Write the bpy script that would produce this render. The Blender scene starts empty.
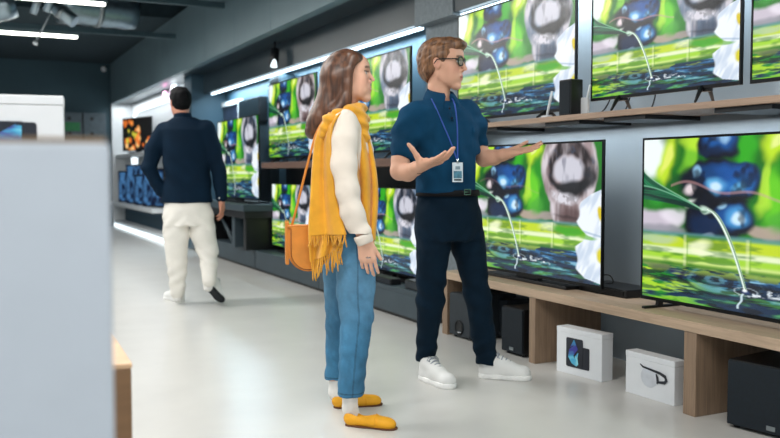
import bpy, bmesh, math, random
import numpy as np
from mathutils import Vector, Matrix
random.seed(3)
scn = bpy.context.scene
COL = scn.collection
PI = math.pi
# ---------------------------------------------------------------- camera numbers
F = 870.0; CAMZ = 1.11; PITCH = math.radians(3.03); YAW = math.radians(26.17)
def yat(px, x):
    """distance along the shop wall at which a plane x=const is seen in column px"""
    return x / math.tan(YAW + math.atan((px - 390) / F))
def floor_pt(px, py, z=0.0):
    a = (px-390)/F; b = (219-py)/F
    fw = math.cos(PITCH)+b*math.sin(PITCH); up = b*math.cos(PITCH)-math.sin(PITCH)
    Y = (z-CAMZ)*fw/up; X = a*Y/fw
    return Vector((X*math.cos(YAW)+Y*math.sin(YAW), -X*math.sin(YAW)+Y*math.cos(YAW), z))
# ---------------------------------------------------------------- materials
def lin(c):
    return tuple(((v/255)/12.92 if v/255 <= .04045 else ((v/255+.055)/1.055)**2.4) for v in c)
_m = {}
def mat(name, rgb, rough=.6, metal=0, var=.06, scale=14, bump=0, bscale=60, emit=None, strength=0, stretch=None, spec=None, coat=0, sheen=0, alpha=1, trans=0):
    if name in _m: return _m[name]
    m = bpy.data.materials.new(name); m.use_nodes = True; _m[name] = m
    nt = m.node_tree; N = nt.nodes; L = nt.links; b = N['Principled BSDF']
    c = lin(rgb)
    b.inputs['Roughness'].default_value = rough; b.inputs['Metallic'].default_value = metal
    if spec is not None: b.inputs['Specular IOR Level'].default_value = spec
    if coat: b.inputs['Coat Weight'].default_value = coat
    if sheen: b.inputs['Sheen Weight'].default_value = sheen
    if trans: b.inputs['Transmission Weight'].default_value = trans
    tc = N.new('ShaderNodeTexCoord'); mp = N.new('ShaderNodeMapping'); L.new(tc.outputs['Object'], mp.inputs[0])
    if stretch: mp.inputs['Scale'].default_value = stretch
    no = N.new('ShaderNodeTexNoise'); no.inputs['Scale'].default_value = scale; no.inputs['Detail'].default_value = 5
    L.new(mp.outputs[0], no.inputs['Vector'])
    cr = N.new('ShaderNodeValToRGB'); L.new(no.outputs['Fac'], cr.inputs[0])
    cr.color_ramp.elements[0].position = .3; cr.color_ramp.elements[1].position = .7
    cr.color_ramp.elements[0].color = (*[v*(1-var*2) for v in c], 1); cr.color_ramp.elements[1].color = (*[min(1, v*(1+var*2)) for v in c], 1)
    L.new(cr.outputs[0], b.inputs['Base Color'])
    if bump:
        n2 = N.new('ShaderNodeTexNoise'); n2.inputs['Scale'].default_value = bscale; n2.inputs['Detail'].default_value = 4
        L.new(mp.outputs[0], n2.inputs['Vector'])
        bp = N.new('ShaderNodeBump'); bp.inputs['Strength'].default_value = bump; bp.inputs['Distance'].default_value = .01
        L.new(n2.outputs['Fac'], bp.inputs['Height']); L.new(bp.outputs[0], b.inputs['Normal'])
    if emit:
        b.inputs['Emission Color'].default_value = (*lin(emit), 1); b.inputs['Emission Strength'].default_value = strength
    return m
def attr_mat(name, rough=.5, emit=0, sss=0, noise=0, nscale=40, spec=None, bump=0):
    m = bpy.data.materials.new(name); m.use_nodes = True
    nt = m.node_tree; N = nt.nodes; L = nt.links; b = N['Principled BSDF']
    a = N.new('ShaderNodeAttribute'); a.attribute_name = 'Col'
    out = a.outputs['Color']
    if noise:
        tc = N.new('ShaderNodeTexCoord'); no = N.new('ShaderNodeTexNoise'); no.inputs['Scale'].default_value = nscale
        L.new(tc.outputs['Object'], no.inputs['Vector'])
        mr = N.new('ShaderNodeMapRange'); L.new(no.outputs['Fac'], mr.inputs[0]); mr.inputs[3].default_value = 1-noise; mr.inputs[4].default_value = 1+noise
        mx = N.new('ShaderNodeVectorMath'); mx.operation = 'SCALE'; L.new(out, mx.inputs[0]); L.new(mr.outputs[0], mx.inputs['Scale'])
        out = mx.outputs[0]
        if bump:
            bp = N.new('ShaderNodeBump'); bp.inputs['Strength'].default_value = bump; bp.inputs['Distance'].default_value = .004
            L.new(no.outputs['Fac'], bp.inputs['Height']); L.new(bp.outputs[0], b.inputs['Normal'])
    b.inputs['Roughness'].default_value = rough
    if spec is not None: b.inputs['Specular IOR Level'].default_value = spec
    if emit:
        b.inputs['Base Color'].default_value = (.01, .01, .012, 1)
        L.new(out, b.inputs['Emission Color']); b.inputs['Emission Strength'].default_value = emit
    else:
        L.new(out, b.inputs['Base Color'])
        if sss:
            b.inputs['Subsurface Weight'].default_value = sss; b.inputs['Subsurface Radius'].default_value = (.012, .005, .003); b.inputs['Subsurface Scale'].default_value = 1
    return m
def wood(name, rgb, axis=1, dark=.78):
    m = bpy.data.materials.new(name); m.use_nodes = True
    nt = m.node_tree; N = nt.nodes; L = nt.links; b = N['Principled BSDF']; c = lin(rgb)
    tc = N.new('ShaderNodeTexCoord'); mp = N.new('ShaderNodeMapping'); L.new(tc.outputs['Object'], mp.inputs[0])
    s = [26, 26, 26]; s[axis] = 1.3; mp.inputs['Scale'].default_value = s
    no = N.new('ShaderNodeTexNoise'); no.inputs['Scale'].default_value = 2.2; no.inputs['Detail'].default_value = 7; no.inputs['Roughness'].default_value = .65; no.inputs['Distortion'].default_value = .6
    L.new(mp.outputs[0], no.inputs['Vector'])
    cr = N.new('ShaderNodeValToRGB'); L.new(no.outputs['Fac'], cr.inputs[0])
    cr.color_ramp.elements[0].position = .32; cr.color_ramp.elements[1].position = .68
    cr.color_ramp.elements[0].color = (*[v*dark for v in c], 1); cr.color_ramp.elements[1].color = (*[v*1.12 for v in c], 1)
    L.new(cr.outputs[0], b.inputs['Base Color']); b.inputs['Roughness'].default_value = .5
    bp = N.new('ShaderNodeBump'); bp.inputs['Strength'].default_value = .08; L.new(no.outputs['Fac'], bp.inputs['Height']); L.new(bp.outputs[0], b.inputs['Normal'])
    return m
# ---------------------------------------------------------------- mesh helpers
def add_box(bm, x0, x1, y0, y1, z0, z1, bev=0, mi=0):
    r = bmesh.ops.create_cube(bm, size=1.0)
    vs = r['verts']
    for v in vs:
        v.co = Vector(((x0+x1)/2+v.co.x*(x1-x0), (y0+y1)/2+v.co.y*(y1-y0), (z0+z1)/2+v.co.z*(z1-z0)))
    fs = list({f for v in vs for f in v.link_faces})
    for f in fs: f.material_index = mi
    if bev:
        es = list({e for v in vs for e in v.link_edges})
        bmesh.ops.bevel(bm, geom=es, offset=bev, segments=2, affect='EDGES', profile=.6)
def add_cyl(bm, a, b, r0, r1=None, n=16, mi=0, caps=True):
    a = Vector(a); b = Vector(b); r1 = r0 if r1 is None else r1
    d = b-a; L_ = d.length
    q = d.to_track_quat('Z', 'Y').to_matrix().to_4x4()
    M = Matrix.Translation((a+b)/2) @ q
    r = bmesh.ops.create_cone(bm, cap_ends=caps, segments=n, radius1=r0, radius2=r1, depth=L_, matrix=M)
    for f in {f for v in r['verts'] for f in v.link_faces}: f.material_index = mi; f.smooth = len(f.verts) == 4
def add_tube(bm, pts, r, n=8, mi=0, flat=None, closed=False):
    """swept tube; r number or list; flat=(a,b) gives an elliptical section"""
    pts = [Vector(p) for p in pts]; m = len(pts)
    rs = r if isinstance(r, (list, tuple)) else [r]*m
    rings = []
    up = Vector((0, 0, 1)); prev = None
    for i, p in enumerate(pts):
        t = (pts[(i+1) % m if closed else min(i+1, m-1)]-pts[(i-1) % m if closed else max(i-1, 0)]).normalized()
        if prev is None:
            s = t.cross(up)
            if s.length < 1e-3: s = t.cross(Vector((1, 0, 0)))
        else: s = prev-t*prev.dot(t)
        s.normalize(); prev = s; w = s.cross(t)
        fa, fb = flat if flat else (1, 1)
        rings.append([bm.verts.new(p+(s*math.cos(2*PI*k/n)*fa+w*math.sin(2*PI*k/n)*fb)*rs[i]) for k in range(n)])
    R = range(m if closed else m-1)
    for i in R:
        A = rings[i]; B = rings[(i+1) % m]
        for k in range(n):
            f = bm.faces.new((A[k], A[(k+1) % n], B[(k+1) % n], B[k])); f.smooth = True; f.material_index = mi
    if not closed:
        for Rr, rev in ((rings[0], False), (rings[-1], True)):
            try: f = bm.faces.new(Rr if rev else Rr[::-1]); f.material_index = mi
            except Exception: pass
def add_lathe(bm, prof, c=(0, 0, 0), n=24, mi=0, axis='Z'):
    rings = []
    for r, z in prof:
        ring = []
        for k in range(n):
            a = 2*PI*k/n; v = Vector((r*math.cos(a), r*math.sin(a), z))
            if axis == 'X': v = Vector((z, v.x, v.y))
            if axis == 'Y': v = Vector((v.x, z, v.y))
            ring.append(bm.verts.new(v+Vector(c)))
        rings.append(ring)
    for i in range(len(rings)-1):
        for k in range(n):
            f = bm.faces.new((rings[i][k], rings[i][(k+1) % n], rings[i+1][(k+1) % n], rings[i+1][k])); f.smooth = True; f.material_index = mi
def obj(name, bm, m, parent=None, loc=None):
    if isinstance(bm, bmesh.types.BMesh):
        bmesh.ops.recalc_face_normals(bm, faces=bm.faces[:])
        me = bpy.data.meshes.new(name); bm.to_mesh(me); bm.free()
    else: me = bm
    o = bpy.data.objects.new(name, me); COL.objects.link(o)
    for mm in (m if isinstance(m, (list, tuple)) else [m]):
        if mm: me.materials.append(mm)
    if parent: o.parent = parent
    if loc: o.location = loc
    return o
def box(name, x0, x1, y0, y1, z0, z1, m, parent=None, bev=0):
    bm = bmesh.new(); add_box(bm, x0, x1, y0, y1, z0, z1, bev); return obj(name, bm, m, parent)
def thing(name, label, cat, loc=(0, 0, 0), rotz=0, group=None):
    o = bpy.data.objects.new(name, None); COL.objects.link(o); o.empty_display_size = .1
    o.location = loc; o.rotation_euler = (0, 0, rotz); o['label'] = label; o['category'] = cat
    if group: o['group'] = group
    return o
def tag(o, label, cat, group=None):
    o['label'] = label; o['category'] = cat
    if group: o['group'] = group
    return o
def struct(o, label=None):
    o['kind'] = 'structure'
    if label: o['label'] = label
    return o
def dup(root, loc, rotz=0, label=None, group=None, scale=None):
    r = root.copy(); COL.objects.link(r); r.location = loc; r.rotation_euler = (0, 0, rotz)
    if scale: r.scale = (scale,)*3
    if label: r['label'] = label
    if group: r['group'] = group
    for ch in list(root.children):
        c = ch.copy(); COL.objects.link(c); c.parent = r
        for g in list(ch.children):
            d = g.copy(); COL.objects.link(d); d.parent = c
    return r
# ---------------------------------------------------------------- value noise in numpy
_rng = np.random.RandomState(11)
_tab = _rng.rand(64, 64).astype(np.float32)
def vnoise(x, y):
    xi = np.floor(x).astype(int); yi = np.floor(y).astype(int); fx = x-xi; fy = y-yi
    fx = fx*fx*(3-2*fx); fy = fy*fy*(3-2*fy)
    a = _tab[xi % 64, yi % 64]; b = _tab[(xi+1) % 64, yi % 64]; c = _tab[xi % 64, (yi+1) % 64]; d = _tab[(xi+1) % 64, (yi+1) % 64]
    return (a*(1-fx)+b*fx)*(1-fy)+(c*(1-fx)+d*fx)*fy
def fbm(x, y, o=4):
    s = 0; a = .5; t = 0
    for i in range(o): s = s+a*vnoise(x*2**i+7*i, y*2**i+3*i); t += a; a *= .55
    return s/t
_tab3 = _rng.rand(32, 32, 32).astype(np.float32)
def vnoise3(x, y, z):
    xi = np.floor(x).astype(int); yi = np.floor(y).astype(int); zi = np.floor(z).astype(int)
    fx = x-xi; fy = y-yi; fz = z-zi
    fx = fx*fx*(3-2*fx); fy = fy*fy*(3-2*fy); fz = fz*fz*(3-2*fz)
    r = 0
    for i in (0, 1):
        for j in (0, 1):
            for k in (0, 1):
                r = r+_tab3[(xi+i) % 32, (yi+j) % 32, (zi+k) % 32]*(fx if i else 1-fx)*(fy if j else 1-fy)*(fz if k else 1-fz)
    return r
# ================================================================ the demo picture shown on the televisions
def sst(a, b, x):
    t = np.clip((x-a)/(b-a), 0, 1); return t*t*(3-2*t)
def L3(c): return np.array(lin(c), dtype=np.float32)
def demo_picture(u, v, warm=0.0):
    """u right, v down, both 0..1; returns linear rgb"""
    A = u*16/9
    C = np.zeros(u.shape+(3,), np.float32)
    def mix(col, w):
        nonlocal C
        w = np.clip(w, 0, 1)[..., None]; C = C*(1-w)+(col if np.ndim(col) > 1 else L3(col))*w
    wx = (fbm(A*5+1, v*5, 3)-.5)*.06; wy = (fbm(A*5+31, v*5+9, 3)-.5)*.08
    def ell(cx, cy, rx, ry, soft, rot=0, warp=1.0):
        dx = (u+wx*warp-cx)*16/9; dy = v+wy*warp-cy
        c, s = math.cos(rot), math.sin(rot); X = dx*c+dy*s; Y = -dx*s+dy*c
        d = np.sqrt((X/(rx*16/9))**2+(Y/ry)**2)
        return 1-sst(1-soft, 1+soft, d)
    mix((34, 128, 26), np.ones_like(u)); mix((16, 84, 34), sst(.4, .65, fbm(A*2.2+3, v*2.2, 2))*.8)
    for (cx, cy, rx, ry, col, w, rot) in [
        (.045, .08, .085, .15, (238, 248, 246), .98, .1), (.13, .12, .038, .17, (196, 226, 40), .95, .4), (.13, .10, .018, .09, (236, 240, 130), .7, .4), (.08, .30, .05, .08, (50, 165, 50), .8, 0), (.19, .10, .035, .12, (24, 120, 24), .9, .2),
        (.225, .10, .028, .12, (150, 220, 60), .7, .4), (.05, .50, .12, .075, (206, 196, 210), .95, 0), (.15, .47, .06, .05, (232, 226, 236), .8, 0), (.10, .56, .12, .03, (150, 150, 160), .8, 0), (.24, .40, .03, .04, (240, 244, 240), .8, 0),
        (.245, .02, .05, .06, (190, 230, 60), .9, 0), (.45, .10, .04, .16, (60, 180, 30), .9, .3), (.50, .20, .045, .14, (24, 120, 16), .9, .2), (.555, .07, .05, .10, (196, 230, 40), .95, .4), (.55, .05, .02, .05, (240, 245, 170), .7, .4), (.60, .26, .045, .17, (40, 150, 20), .9, .2), (.555, .37, .045, .16, (120, 214, 40), .85, .1),
        (.52, .30, .022, .14, (190, 232, 70), .8, .3), (.63, .42, .04, .14, (30, 130, 20), .85, .1), (.655, .06, .035, .10, (226, 240, 150), .8, .2), (.52, .545, .10, .035, (190, 168, 160), .85, 0), (.66, .55, .08, .03, (176, 160, 160), .8, 0), (.575, .48, .05, .06, (80, 170, 60), .7, 0)]:
        mix(col, ell(cx, cy, rx, ry, .42, rot, 1.3)*w)
    # dark blue pebbles, out of focus
    st_w = np.maximum.reduce([ell(.345, .49, .135, .165, .12, warp=1.6), ell(.335, .27, .165, .135, .12, warp=1.6), ell(.335, .04, .085, .10, .14, warp=1.6)])
    mix((8, 20, 40), st_w)
    n = fbm(A*9+40, v*9, 3)
    for (cx, cy, rx, ry, col, w) in [(.37, .24, .11, .08, (26, 96, 170), .9), (.29, .24, .06, .06, (20, 70, 120), .8), (.42, .29, .05, .05, (36, 120, 190), .8), (.39, .47, .07, .07, (26, 92, 160), .9), (.29, .53, .05, .08, (14, 46, 84), .9), (.345, .02, .06, .06, (32, 100, 170), .9), (.31, .09, .05, .03, (14, 40, 74), .8),
        (.235, .215, .022, .032, (150, 196, 226), .9), (.33, .285, .038, .042, (120, 196, 240), .85), (.335, .29, .022, .024, (220, 240, 252), .8), (.41, .30, .022, .025, (110, 180, 220), .8), (.415, .475, .042, .055, (90, 170, 224), .9), (.42, .48, .024, .03, (214, 238, 252), .9), (.36, .40, .02, .02, (170, 214, 240), .7), (.35, .015, .028, .03, (170, 210, 240), .8), (.30, .585, .02, .018, (150, 170, 190), .6), (.215, .31, .026, .03, (240, 226, 230), .85), (.27, .33, .04, .02, (6, 12, 26), .8), (.37, .375, .10, .022, (6, 14, 30), .85), (.33, .135, .06, .018, (6, 12, 26), .8)]:
        mix(col, ell(cx, cy, rx, ry, .5, 0, 1.2)*w*np.minimum(1, st_w+.4))
    mix((4, 10, 22), st_w*sst(.56, .72, n)*.75)
    tw = .315-.035*np.sin(u*8)+.02*np.sin(u*23)
    mix((206, 160, 160), (1-sst(.003, .013, np.abs(v-tw)))*(u > .13)*(u < .60)*(.12 if warm else .4)*sst(.4, .6, fbm(A*3, v, 2)+.1))
    # wooden sculpture with a round dark mouth
    stk = fbm(A*11, v*4, 3); spk = fbm(A*22+7, v*22, 3)
    base = (168, 150, 152) if warm else (120, 138, 160)
    wood_w = np.maximum(ell(.795, .18, .175, .36, .06, warp=.5), ell(.80, .46, .125, .20, .10, warp=.5))
    mix(base, wood_w); mix((222, 216, 222), wood_w*sst(.34, .66, stk)*.8); mix((96, 74, 70) if warm else (58, 74, 98), wood_w*sst(.46, .78, fbm(A*10+50, v*5+5, 3))*.75)
    mix((90, 66, 66) if warm else (60, 74, 96), ell(.81, .52, .085, .07, .5)*.7)
    dk = (38, 24, 26) if warm else (16, 28, 44)
    ring = ell(.81, .17, .150, .215, .10, warp=1.2)*(1-ell(.80, .205, .098, .125, .18, warp=1.0))
    mix(dk, ring*(.55+.45*sst(.35, .6, 1-stk))); mix((70, 86, 110), ring*sst(.55, .75, spk)*.5)
    mix((206, 206, 216), ell(.80, .195, .10, .10, .25)*.95); mix((120, 120, 136), ell(.80, .195, .10, .10, .25)*sst(.45, .65, stk)*.7)
    mix((8, 10, 18), ell(.83, .305, .105, .042, .3, -.08)*.97); mix((8, 10, 18), ell(.93, .24, .03, .07, .4)*.8)
    mix((216, 214, 222), ell(.765, .385, .085, .042, .45)*(.5+.6*sst(.4, .6, spk))); mix(dk, ell(.79, .535, .09, .012, .8)*.5)
    # bamboo
    bam = sst(.575, .59, v)*(1-sst(.765, .78, v)); g = fbm(A*2.6, v*3, 3); g2 = fbm(A*5, v*22, 3)
    prof = lambda a, b, s=.012: sst(a-s, a+s, v)*(1-sst(b-s, b+s, v))
    mix((150, 200, 60), bam); mix((96, 150, 150), prof(.57, .60)*.8); mix((196, 216, 44), prof(.60, .665)*sst(.3, .6, g)); mix((240, 246, 214), prof(.665, .70)*.85)
    mix((168, 214, 60), prof(.70, .735)); mix((226, 238, 160), prof(.735, .755)*.7); mix((70, 120, 50), prof(.755, .78)*.75); mix((50, 120, 40), bam*sst(.48, .68, g2)*.65)
    mix((244, 248, 214), bam*ell(.26, .64, .045, .035, .6)*.8); mix((244, 248, 224), bam*ell(.66, .62, .05, .03, .6)*.6); mix((70, 170, 30), ell(.80, .635, .11, .03, .4)*.9); mix((180, 200, 190), bam*ell(.06, .62, .08, .03, .5)*.6)
    for nx in (.20, .46, .69): mix((240, 244, 200), bam*(1-sst(.001, .012, np.abs(u-nx)))*.35); mix((110, 160, 50), bam*(1-sst(0, .006, np.abs(u-nx-.011)))*.5)
    # water
    wat = sst(.765, .785, v)
    r = np.sqrt(((u-.33)*16/9)**2+((v-.83)*3.0)**2); r2 = np.sqrt(((u-.455)*16/9)**2+((v-.875)*3.4)**2)
    wv = fbm(A*4+.6*np.sin(v*40), v*38, 4); wv2 = fbm(A*3+9, v*16+4, 3); wv3 = fbm(A*7+2, v*46+8, 3)
    rip = np.sin(r*48+wv*4)*np.exp(-r*2.2); rip2 = np.sin(r2*85+wv*3)*np.exp(-r2*7)
    wcol = np.zeros_like(C)+L3((22, 54, 84))
    def wm(col, w):
        nonlocal wcol
        w = np.clip(w, 0, 1)[..., None]; wcol = wcol*(1-w)+L3(col)*w
    left = 1-sst(.04, .40, u+.25*(wv2-.5))
    wm((56, 120, 170), sst(.46, .62, wv)*.9); wm((150, 196, 216), sst(.60, .70, wv)*.75*sst(.2, .5, u)); wm((40, 150, 36), left*sst(.3, .5, wv2)); wm((196, 226, 50), sst(.50, .62, wv)*left*.95)
    wm((8, 22, 34), sst(.50, .60, wv3)*.8); wm((8, 22, 40), sst(.2, .6, rip)*.75*sst(.08, .2, u)); wm((120, 180, 200), sst(.35, .8, -rip)*.4*sst(.1, .25, u)); wm((96, 180, 50), sst(.84, 1.02, v+.1*(wv2-.5))*sst(.42, .6, wv)*.85*(1-.5*sst(.5, .8, u)))
    wm((170, 200, 90), (1-sst(.78, .83, v))*sst(.45, .6, wv3)*.7); wm((226, 240, 248), sst(.35, .7, rip2)*.55)
    C = C*(1-wat[..., None])+wcol*wat[..., None]
    mix((236, 244, 250), ell(.56, .885, .14, .022, .4)*sst(.5, .8, fbm(A*30, v*70, 3))*.9); mix((60, 40, 90), wat*ell(.12, .80, .10, .02, .6)*.5)
    # white blossom on the right
    eb = np.interp(v.ravel(), [.30, .36, .42, .50, .56, .60, .64, .70, .74, .82, .90, .96, 1.0], [1.05, .93, .885, .86, .855, .88, .90, .885, .855, .85, .86, .90, 1.05]).reshape(v.shape)+.01*np.sin(v*40)
    pw = sst(-.008, .008, u-eb)*sst(.31, .34, v+.12*(u-.93))
    mix((234, 240, 246), pw); mix((186, 202, 222), pw*sst(.5, .72, fbm(A*10+v*6, v*5, 3))*.7); mix((150, 176, 200), pw*(1-sst(.003, .012, np.abs(v-.63-.25*(u-.9))))*.6); mix((110, 180, 40), ell(.91, .665, .05, .018, .4)*.8)
    mix((216, 196, 30), ell(.995, .49, .022, .05, .35)); mix((216, 206, 40), ell(.985, .79, .024, .05, .35)); mix((90, 130, 30), ell(.995, .81, .012, .03, .4)*.7)
    # leaf with pouring water
    s = np.clip(u/.285, 0, 1)
    top = .195+.215*s**.72+.025*s**4; mid = .29+.03*s+.115*s**1.6; bot = .375+.035*s+.03*s**2
    inl = 1-sst(.280, .288, u)
    up_ = sst(-.004, .004, v-top)*(1-sst(-.004, .006, v-mid))*inl; lo_ = sst(-.006, .006, v-mid)*(1-sst(-.004, .004, v-bot))*inl
    mix((10, 92, 62), up_); mix((40, 150, 96), up_*sst(.45, .65, fbm(A*3, (v-top)*60, 2))*.7); mix((6, 58, 46), lo_); mix((30, 120, 80), lo_*sst(.4, .6, fbm(A*3+5, (v-bot)*70, 2))*.7)
    mix((150, 214, 180), (1-sst(0, .006, np.abs(v-mid)))*inl*.7); mix((176, 226, 190), (1-sst(.001, .006, np.abs(v-top)))*inl*.55)
    mix((206, 230, 215), ell(.290, .428, .024, .018, .5, .2)*.9); mix((40, 100, 70), ell(.285, .436, .012, .006, .5)*.7)
    q = np.clip((v-.425)/(.872-.425), 0, 1)
    xs = .300+.155*(q**.58); hw = .0105-.0045*q
    inq = (v > .422)*(v < .875); e = (u-xs)/hw
    st_ = (1-sst(.8, 1.1, np.abs(e)))*inq
    mix((186, 214, 190), st_*.9); mix((244, 252, 248), (1-sst(.15, .4, np.abs(e+.35)))*inq*.95); mix((70, 110, 84), (1-sst(.1, .35, np.abs(e-.45)))*inq*.75)
    mix((20, 60, 120), ell(.455, .876, .016, .010, .5, 0, 0)*.8); mix((244, 250, 252), ell(.452, .868, .009, .008, .5, 0, 0)*.9)
    rf = .450-.25*(v-.875)+.003*np.sin(v*110); mix((214, 232, 240), (1-sst(.002, .007, np.abs(u-rf)))*(v > .885)*(v < .975)*.8)
    return np.clip(C, 0, 1)**1.14
def orange_picture(u, v):
    C = np.zeros(u.shape+(3,), np.float32)+L3((16, 14, 12))
    for i in range(40):
        r = random.Random(i); cx = r.random(); cy = r.random(); rr = .05+.08*r.random()
        col = r.choice([(235, 140, 60), (220, 110, 40), (245, 190, 120), (200, 190, 60), (30, 60, 30)])
        w = 1-sst(.6, 1.1, np.sqrt(((u-cx)*16/9)**2+(v-cy)**2)/rr); w = w*(cx < .62 or i % 4 == 0)
        C = C*(1-w[..., None])+L3(col)*w[..., None]
    return C
def blue_picture(u, v):
    n = sst(.35, .75, fbm(u*7, v*6, 3))[..., None]; return L3((8, 20, 48))*(1-n)+L3((70, 120, 170))*n*.8
def screen_mesh(name, fn, W, H, material, **kw):
    """flat picture panel 1 x 9/16 m in the local YZ plane, seen from -X; picture colour held per vertex"""
    j, i = np.meshgrid(np.arange(H+1), np.arange(W+1), indexing='ij')
    u = i/W; v = j/H
    col = fn(u.astype(np.float64), v.astype(np.float64), **kw)
    co = np.stack([np.zeros_like(u), .5-u, (1-v)*9/16], -1).reshape(-1, 3).astype(np.float32)
    idx = (np.arange(H)[:, None]*(W+1)+np.arange(W)[None, :]).ravel()
    f = np.stack([idx, idx+1, idx+W+2, idx+W+1], -1)[:, ::-1]
    me = np_mesh(name, co, f, col.reshape(-1, 3))
    me.materials.append(material)
    return me
def np_mesh(name, co, f, col=None, smooth=False):
    me = bpy.data.meshes.new(name); n = len(f)
    me.vertices.add(len(co)); me.vertices.foreach_set('co', np.ascontiguousarray(co, dtype=np.float32).ravel())
    me.loops.add(n*4); me.loops.foreach_set('vertex_index', np.ascontiguousarray(f, dtype=np.int32).ravel())
    me.polygons.add(n); me.polygons.foreach_set('loop_start', np.arange(0, n*4, 4, dtype=np.int32)); me.polygons.foreach_set('loop_total', np.full(n, 4, dtype=np.int32))
    me.update(calc_edges=True)
    if smooth: me.polygons.foreach_set('use_smooth', np.ones(n, dtype=bool))
    if col is not None:
        a = me.color_attributes.new('Col', 'FLOAT_COLOR', 'POINT')
        a.data.foreach_set('color', np.concatenate([col, np.ones((len(col), 1))], 1).astype(np.float32).ravel())
    return me
# ================================================================ materials of the shop
M_floor = mat('floor_vinyl', (202, 201, 197), rough=.30, var=.02, scale=3, bump=.015, bscale=4)
M_ceil = mat('ceiling_dark', (36, 54, 62), rough=.9)
M_soffit = mat('soffit_grey', (112, 134, 142), rough=.45, metal=.15, var=.03, scale=2)
M_dark = mat('dark_panel', (40, 54, 62), rough=.33, var=.05, scale=2)
M_wall = mat('wall_grey', (150, 163, 172), rough=.40, metal=0, var=.03, scale=3)
M_walld = mat('wall_slate', (50, 78, 94), rough=.55, var=.04, scale=3)
M_back = mat('wall_teal', (52, 78, 88), rough=.7, var=.04, scale=2)
M_white = mat('wall_white', (226, 230, 232), rough=.5, var=.02)
M_plat = mat('platform_grey', (56, 70, 78), rough=.45, var=.05, scale=4)
M_black = mat('black_plastic', (9, 12, 16), rough=.42, var=.1)
M_blackm = mat('black_metal', (20, 22, 25), rough=.35, metal=.6, var=.1)
M_teal = mat('speaker_cloth', (7, 22, 32), rough=.8, var=.12, scale=60, bump=.3, bscale=400)
M_spk = mat('speaker_vinyl', (36, 45, 52), rough=.55, var=.08, scale=20, bump=.1, bscale=300)
M_alu = mat('aluminium', (150, 158, 162), rough=.35, metal=.9)
M_duct = mat('duct_silver', (160, 176, 186), rough=.28, metal=.95, bump=.2, bscale=12)
M_led = mat('led_white', (240, 250, 255), emit=(215, 240, 255), strength=5)
M_tube = mat('tube_light', (255, 255, 250), emit=(255, 252, 240), strength=11)
M_ledsoft = mat('led_soft', (240, 250, 255), emit=(235, 248, 255), strength=1.6)
M_pink = mat('led_pink', (255, 200, 230), emit=(255, 120, 200), strength=3)
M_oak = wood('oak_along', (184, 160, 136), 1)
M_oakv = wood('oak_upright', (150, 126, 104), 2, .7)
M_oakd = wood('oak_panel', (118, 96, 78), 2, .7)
M_shelf = wood('shelf_wood', (168, 142, 122), 1)
M_shelfd = wood('shelf_brown', (104, 78, 66), 1)
M_carton = mat('white_carton', (222, 226, 230), rough=.55, var=.01)
M_kraft = mat('kraft_edge', (136, 112, 84), rough=.8)
M_brown = mat('plinth_brown', (128, 96, 66), rough=.6, var=.08, scale=3, stretch=(1, 1, 8))
M_chrome = mat('chrome', (200, 205, 210), rough=.12, metal=1)
M_scr = attr_mat('screen_picture', rough=.25, emit=1.12)
M_green = mat('green_plastic', (20, 110, 60), rough=.5)
# ================================================================ shell
WX = 3.5
struct(box('floor', -7, WX+.3, -4, 19, -.1, 0, M_floor))
bm = bmesh.new(); add_box(bm, -7, WX+.3, -4, 12.9, 4.3, 4.4); add_box(bm, -7, WX+.3, 12.9, 13.0, 3.36, 4.4); add_box(bm, -7, WX+.3, 13.0, 19, 3.36, 3.46)
struct(obj('ceiling', bm, M_ceil))
struct(box('wall_back', -7, WX+.3, 18.8, 18.95, 0, 4.4, M_back))
YP0, YP1 = 5.5, 6.02           # pillar along the wall
bm = bmesh.new(); add_box(bm, WX, WX+.15, -2, YP0, 0, 4.4)
struct(obj('wall_right', bm, M_wall))
bm = bmesh.new(); add_box(bm, WX, WX+.15, YP1, 12.9, 0, 4.4)
struct(obj('wall_right_dark', bm, M_walld))
bm = bmesh.new(); add_box(bm, 3.2, WX+.15, 13.0, 18.8, 0, 3.36)
struct(obj('wall_right_white', bm, M_white))
bm = bmesh.new(); add_box(bm, 3.27, WX+.15, YP0, YP1, 0, 2.24); add_box(bm, 3.17, WX+.15, YP0-.06, YP1, 2.24, 2.534)
struct(obj('wall_pillar', bm, mat('pillar_grey', (120, 130, 136), rough=.6, var=.08, scale=30)))
struct(box('wall_return_white', 2.8, 3.2, 18.7, 18.8, 0, 2.53, M_white))
# far dark pillar between the black bay and the white bay
struct(box('wall_pillar_far', 3.0, WX+.15, 12.6, 13.05, 0, 2.53, M_walld))
# light grey bulkhead, made of flush panels
bm = bmesh.new()
ys = [-2, .6, 3.2, 5.8, 8.4, 9.7, 11, 13.6, 16.2, 18.8]
for a, b in zip(ys[:-1], ys[1:]): add_box(bm, 2.8, 2.9, a+.004, b-.004, 2.53, 3.36, .003)
struct(obj('soffit', bm, M_soffit))
bm = bmesh.new(); add_box(bm, 2.9, WX, -2, 18.8, 2.535, 2.6); add_box(bm, 2.9, WX, -2, 18.8, 3.28, 3.36)
struct(obj('soffit_underside', bm, M_dark))
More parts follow.
